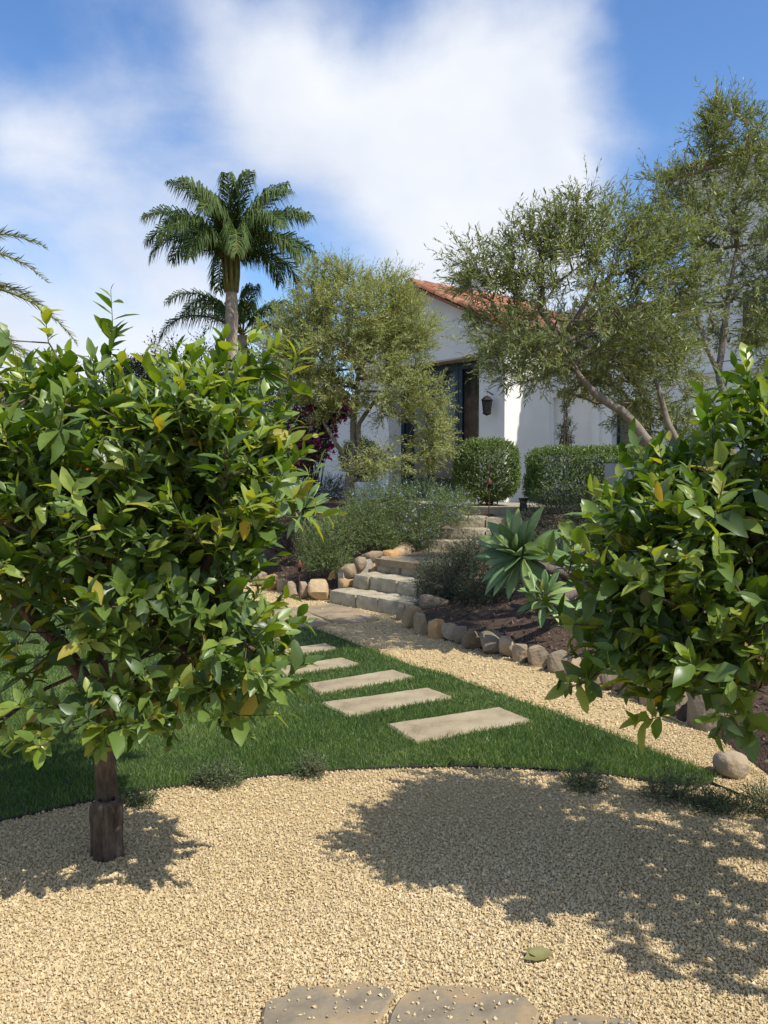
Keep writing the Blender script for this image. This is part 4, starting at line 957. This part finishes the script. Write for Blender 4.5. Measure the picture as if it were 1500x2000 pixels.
shrub('gold_bush', 'distant olive brown bush left of the tall palm', 'bush', [LB(265, 745, 26, .9, .8, .8)], 1800, 64, M['far_tree'], .09, .022, 8, .3, .5, .4)

# far trees
for (px, py, d, rx, rz, lab, sd) in ((390, 740, 30, 2.0, 1.5, 'dark rounded tree below the tall palm crown', 71), (470, 770, 27, 1.6, 1.3, 'dark tree behind the palm trunk and bougainvillea', 72), (560, 790, 24, 1.4, 1.6, 'grey green tree behind the left side of the pale olive', 73), (150, 850, 32, 4, 1.6, 'low far tree line mass behind the left citrus crown', 74), (-150, 830, 30, 4, 2, 'dark tree beyond the left edge near the date palm', 75)):
    b = P(px, 1000, d); b[2] = .9
    leafy_tree('background_tree', lab, 'tree', b, [([b, (b + P(px, py, d)) / 2, P(px, py, d)], [.16, .12, .05])], [LB(px, py, d, rx, 1.6, rz, 4), LB(px - 30, py + 60, d, rx * .9, 1.4, rz * .9, 3), LB(px + 35, py + 50, d, rx * .8, 1.4, rz, 3)], 260, sd, M['far_tree'], 8, .13, .035, .5, .004, .08, M['olive_bark'], group='trees beyond the garden')


# ------------------------------------------------------------------ palms
def frond(root, base, az, el, length, bend, mat, r, lw=.02, ll=.5, n=58, droop=.9, name='frond', hang=.6):
    """pinnate frond: arching rachis with drooping leaflets"""
    m = 16; p = [np.asarray(base, float)]; h = np.array([math.cos(az), math.sin(az), 0]); a = el
    for i in range(m):
        a -= bend / m * (.4 + 1.3 * i / m); p.append(p[-1] + (h * math.cos(a) + Zv * math.sin(a)) * length / m)
    p = np.array(p); g = Geo(); g.tube(p, np.linspace(.028, .004, m + 1) * length / 2.2, 4, t=.97); f = np.linspace(.14, .995, n); side = np.cross(h, Zv)
    idx = f * m; c = np.array([np.interp(idx, np.arange(m + 1), p[:, k]) for k in range(3)]).T; tan = nrm(np.array([np.interp(idx, np.arange(m + 1), np.gradient(p, axis=0)[:, k]) for k in range(3)]).T)
    for sg in (-1, 1):
        prof = np.sin(np.clip(f * 1.02, 0, 1) * math.pi * .86 + .28) ** .6; L = ll * prof * r.uniform(.85, 1.1, n)
        d0 = nrm(side * sg * r.uniform(.45, 1, n)[:, None] + tan * .95 + Zv * r.uniform(-.45, .6, n)[:, None]); d1 = nrm(d0 * (1 - hang) - Zv * droop * hang * 2 + r.normal(0, .1, (n, 3)))
        mid = c + d0 * (L * .45)[:, None]; end = mid + d1 * (L * .6)[:, None]; w = nrm(np.cross(d0, np.cross(tan, d0) + 1e-3)) if False else nrm(tan - d0 * np.sum(tan * d0, 1)[:, None])
        V = np.stack([c - w * lw * .5, c + w * lw * .5, mid - w * lw, mid + w * lw, end], 1).reshape(-1, 3); F = np.array([[0, 1, 3], [0, 3, 2], [2, 3, 4]])
        g.add(V, (F[None] + (np.arange(n) * 5)[:, None, None]).reshape(-1, 3), np.repeat(np.clip(r.beta(2, 3, n) + .25 * (f > .9) * r.random(), 0, .96), 5))
    return g.build(name, mat, root)


r = np.random.default_rng(81); D0 = 24.0
b = P(455, 1010, D0); b[2] = .8; crown = P(452, 560, D0)
pal = thing('queen_palm', 'tall feathery palm with pale trunk standing against the clouds', 'palm tree', b)
g = Geo(); zz = np.linspace(0, 1, 30)[:, None]; pts = b + (crown - b) * zz; g.tube(pts, .17 + .012 * np.sin(np.arange(30) * 2.6) + .01 * np.cos(np.arange(30)), 12); g.build('trunk', M['palm_trunk'], pal, smooth=True)
g = Geo(); top = P(450, 500, D0); g.tube([crown - [0, 0, .1], crown + (top - crown) * .4, top], [.19, .13, .05], 10)
for k in range(9):
    a = k * .7; o = np.array([math.cos(a), math.sin(a), 0]); g.tube([crown + o * .15 - Zv * .15, crown + o * .2 + Zv * .3, top + o * .25 + Zv * .2], [.05, .045, .025], 5)
g.build('crown_shaft', M['rachis'], pal, smooth=True)
hub = P(451, 520, D0)
for k in range(30):
    lv = k / 29; az = k * 2.39996; el = 1.42 - .62 * lv + r.normal(0, .05); ln = 2.85 + .25 * math.sin(lv * 3) - .25 * lv; frond(pal, hub + r.normal(0, .04, 3), az, el, ln, 1.0 + 1.35 * lv + r.normal(0, .1), M['palm'], r, .015, .85, 110, hang=.55)
b2 = P(474, 1010, 26.5); b2[2] = .8; hub2 = P(474, 655, 26.5)
pal3 = thing('queen_palm', 'shorter feathery palm behind the trunk of the tall palm', 'palm tree', b2)
g = Geo(); g.tube(b2 + (hub2 - b2) * np.linspace(0, 1, 16)[:, None], .15 + .012 * np.sin(np.arange(16) * 2.6), 10); g.build('trunk', M['palm_trunk'], pal3, smooth=True)
for az, el, ln, bd in ((3.0, 1.15, 3.1, 1.75), (3.25, .72, 3.0, 1.9), (2.7, 1.0, 2.7, 1.6), (.3, 1.2, 2.3, 1.9), (-.3, 1.05, 2.0, 2.1), (.1, .7, 1.8, 1.9), (1.6, 1.2, 2.6, 1.6), (-1.7, .9, 2.4, 2.0), (-1.2, 1.2, 2.4, 1.6), (-2.3, 1.0, 2.5, 1.8)):
    frond(pal3, hub2, az, el, ln, bd, M['palm'], r, .015, .75, 90, hang=.6)
# date palm entering on the left
b = P(-285, 1010, 19); b[2] = .6; pal2 = thing('date_palm', 'date palm beyond the left edge with arching fronds entering the sky', 'palm tree', b); hub = P(-285, 585, 19)
g = Geo(); g.tube(b + (hub - b) * np.linspace(0, 1, 24)[:, None], .33 + .03 * np.sin(np.arange(24) * 2.4), 14); g.build('trunk', M['palm_trunk'], pal2, smooth=True)
for az, el, ln, bd in ((.05, .82, 4.6, 1.25), (-.1, .62, 4.95, 1.35), (.1, .40, 5.3, 1.35), (-.2, .15, 5.0, 1.25), (.12, -.02, 5.0, .9), (.5, .6, 4.4, 1.3), (1.2, .7, 4.4, 1.3), (2, .6, 4.4, 1.3), (2.8, .6, 4.4, 1.3), (3.6, .6, 4.4, 1.3), (4.4, .6, 4.4, 1.3), (-.9, .7, 4.2, 1.3), (-1.4, .4, 4.2, 1.3), (0.6, 1.2, 4, 1.2), (2.2, 1.2, 4, 1.2), (3.8, 1.2, 4, 1.2), (-.6, 1.2, 4, 1.2)):
    frond(pal2, hub + r.normal(0, .06, 3), az, el, ln, bd, M['date_palm'], r, .012, .46, 150, droop=.12, hang=.25)


# ------------------------------------------------------------------ agaves
def agave_leaf(root, base, d, up, L, W, r, curl=.2):
    d = nrm(d); s = nrm(np.cross(d, up)); n = np.cross(s, d); ts = np.linspace(0, 1, 9); V = []; F = []
    wp = np.array([.34, .40, .55, .78, .95, 1.0, .85, .5, .02]); dead = r.random() < .1
    for t, w in zip(ts, wp):
        c = base + d * L * t - n * curl * L * t * t * (1 + .4 * t); hw = W * w / 2; th = .012 * (1.15 - t)
        for x, z in ((-1, .30), (-.5, .08), (0, 0), (.5, .08), (1, .30)): V.append(c + s * x * hw + n * (z * hw + th * .2))
        for x, z in ((.5, .08), (0, 0), (-.5, .08)): V.append(c + s * x * hw + n * (z * hw - th))
    for i in range(len(ts) - 1):
        for k in range(8):
            q = (k + 1) % 8; A, B, Cc, D = i * 8 + k, i * 8 + q, i * 8 + 8 + q, i * 8 + 8 + k; F += [[A, B, Cc], [A, Cc, D]]
    tint = np.clip(np.repeat(r.uniform(.1, .75) + (.3 * ts ** 6 if not dead else .25 + .3 * ts), 8), 0, 1)
    g = Geo(); g.add(V, F, tint); g.build('leaf', M['agave'], root, smooth=True)


def agave(label, c, axis, n, L, W, seed, trunk=None, spread=1.0):
    r = np.random.default_rng(seed); c = np.asarray(c, float); ground = trunk[0] if trunk is not None else np.array([c[0], c[1], bz(c[0], c[1])]); root = thing('agave', label, 'agave', ground, 'agaves in the planting beds')
    axis = nrm(np.asarray(axis, float)); a = nrm(np.cross(axis, [0.3, 1, .1])); b = np.cross(axis, a)
    for i in range(n):
        f = i / (n - 1); th = i * 2.39996; pol = .12 + (1.75 * spread - .12) * f ** .8 + r.normal(0, .06); rad = a * math.cos(th) + b * math.sin(th); d = axis * math.cos(pol) + rad * math.sin(pol)
        agave_leaf(root, c + axis * (.06 - .12 * f) + rad * .025, d, axis, L * (.75 + .35 * math.sin(min(1, f * 1.3) * 2.2)) * r.uniform(.88, 1.08), W * r.uniform(.85, 1.1), r, r.uniform(-.05, .22) + .12 * f)
    g = Geo()
    if trunk is not None: g.tube(trunk, np.linspace(.05, .042, len(trunk)), 10)
    else: g.tube([ground - Zv * .05, (ground + c) / 2, c], [.05, .045, .035], 8)
    g.build('trunk', M['agave_trunk'], root, smooth=True); return root


c = P(1018, 1085, 7.4)
agave('largest grey green agave leaning over the mulch on a thick bare stem', c, (-.55, -.62, .62), 34, .40, .115, 91, trunk=[P(1260, 1160, 7.7), P(1180, 1136, 7.6), P(1110, 1122, 7.5), P(1050, 1105, 7.45), c])
agave('small bright agave rosette low in the mulch below the largest one', P(1062, 1165, 7.15), (-.1, -.6, .8), 20, .215, .07, 92, trunk=[P(1150, 1140, 7.6), P(1105, 1165, 7.35), P(1062, 1165, 7.15)])
agave('agave rosette on the bank left of the rosemary, beside the citrus leaves', P(595, 992, 12.3), (-.1, -.65, .7), 26, .40, .12, 93)
agave('small agave tucked behind the thick stem of the largest agave', P(1100, 1100, 8.0), (.1, -.4, .9), 16, .26, .08, 94)
agave('dull green agave rosette behind lower citrus leaves at the stem foot', P(1160, 1160, 7.7), (.1, -.5, .8), 18, .30, .095, 95)


# ------------------------------------------------------------------ path lights, small plants, fallen leaf
def path_light(label, foot, h, hook=True):
    root = thing('path_light', label, 'garden light', foot, 'copper path lights'); top = foot + Zv * h
    g = Geo(); g.tube([foot - Zv * .05, foot + Zv * h * .5, top], .009, 6); g.build('pole', M['copper'], root)
    g = Geo(); g.lathe(top, [(.0, .10), (.018, .085), (.02, .06), (.075, .0), (.07, -.004), (.0, .02)], 16); g.build('shade', M['copper'], root, smooth=True)
    g = Geo(); g.lathe(top - Zv * .06, [(.0, .05), (.022, .05), (.022, 0), (0, 0)], 10); g.build('lamp', M['iron'], root)
    if hook:
        g = Geo(); g.tube([top + Zv * .09, top + Zv * .2 + [.004, 0, 0], top + Zv * .29 + [.02, 0, 0], top + Zv * .32 + [.045, 0, 0], top + Zv * .29 + [.055, 0, 0]], .008, 6); g.build('hook', M['copper'], root, smooth=True)


f = P(955, 1006, 13.0); path_light('copper path light with pointed cap and hook in front of the box bush', f, .47)
f = G(585, 1172); path_light('rusty path light stem standing in gravel beside the left boulders', f, .42, False)
f = P(1022, 998, 12.6); g = Geo(); g.lathe(f, [(0, 0), (.07, 0), (.06, .04), (.05, .12), (.075, .19), (.06, .19), (0, .15)], 12)
g.build('spotlight', M['iron'], label='small black ground spotlight on the terrace edge by the agave', cat='spotlight')
for k, (px, py, w, h, lab) in enumerate([(425, 1535, .17, .12, 'small green weed at the lawn edge right of the citrus trunk'), (607, 1518, .12, .13, 'upright weed tuft at the lawn edge below the stepping stones'), (1145, 1540, .15, .10, 'low dark weed on the gravel at the lawn edge below the nearest slab'), (1315, 1562, .22, .14, 'largest dark weed clump at the right end of the lawn'), (1405, 1580, .20, .07, 'flat trailing weed beside the largest weed clump'), (1495, 1590, .15, .14, 'weed clump cut by the right picture edge'), (265, 1570, .12, .06, 'low weed just behind the left citrus trunk')]):
    p = G(px, py); shrub('weed_plant', lab, 'weed', [((p[0], p[1], h * .4), (w * .8, w * .6, h * .65))], 300 if w > .16 else 170, 100 + k, M['weed'], .020, .0030, 11, .09, .5, .2, nstem=20, stemr=.003, group='weeds along the lawn edge')
p = G(1050, 1880); root = thing('fallen_leaf', 'curled dry leaf lying on the open gravel', 'leaf', p); g = Geo()
leaf_geo(g, np.array([p + [-.045, 0, .012]]), np.array([[1., .15, .1]]) / 1.02, np.array([[0, -.5, 1.]]), np.array([.10]), np.array([.024]), CITRUS_ROWS, fold=.6, curl=-.05, tint=np.array([.3])); leaf_geo(g, np.array([p + [.0, .004, .014]]), np.array([[-.55, .5, .35]]) / .82, np.array([[.3, -.6, .8]]), np.array([.05]), np.array([.014]), CITRUS_ROWS, fold=.8, curl=.4, tint=np.array([.9])); g.build('blade', M['dry_leaf'], root, smooth=True)
g = Geo(); g.tube([p + [-.045, 0, .012], p + [-.062, -.005, .016]], .0015, 4); g.build('stalk', M['twig'], root)
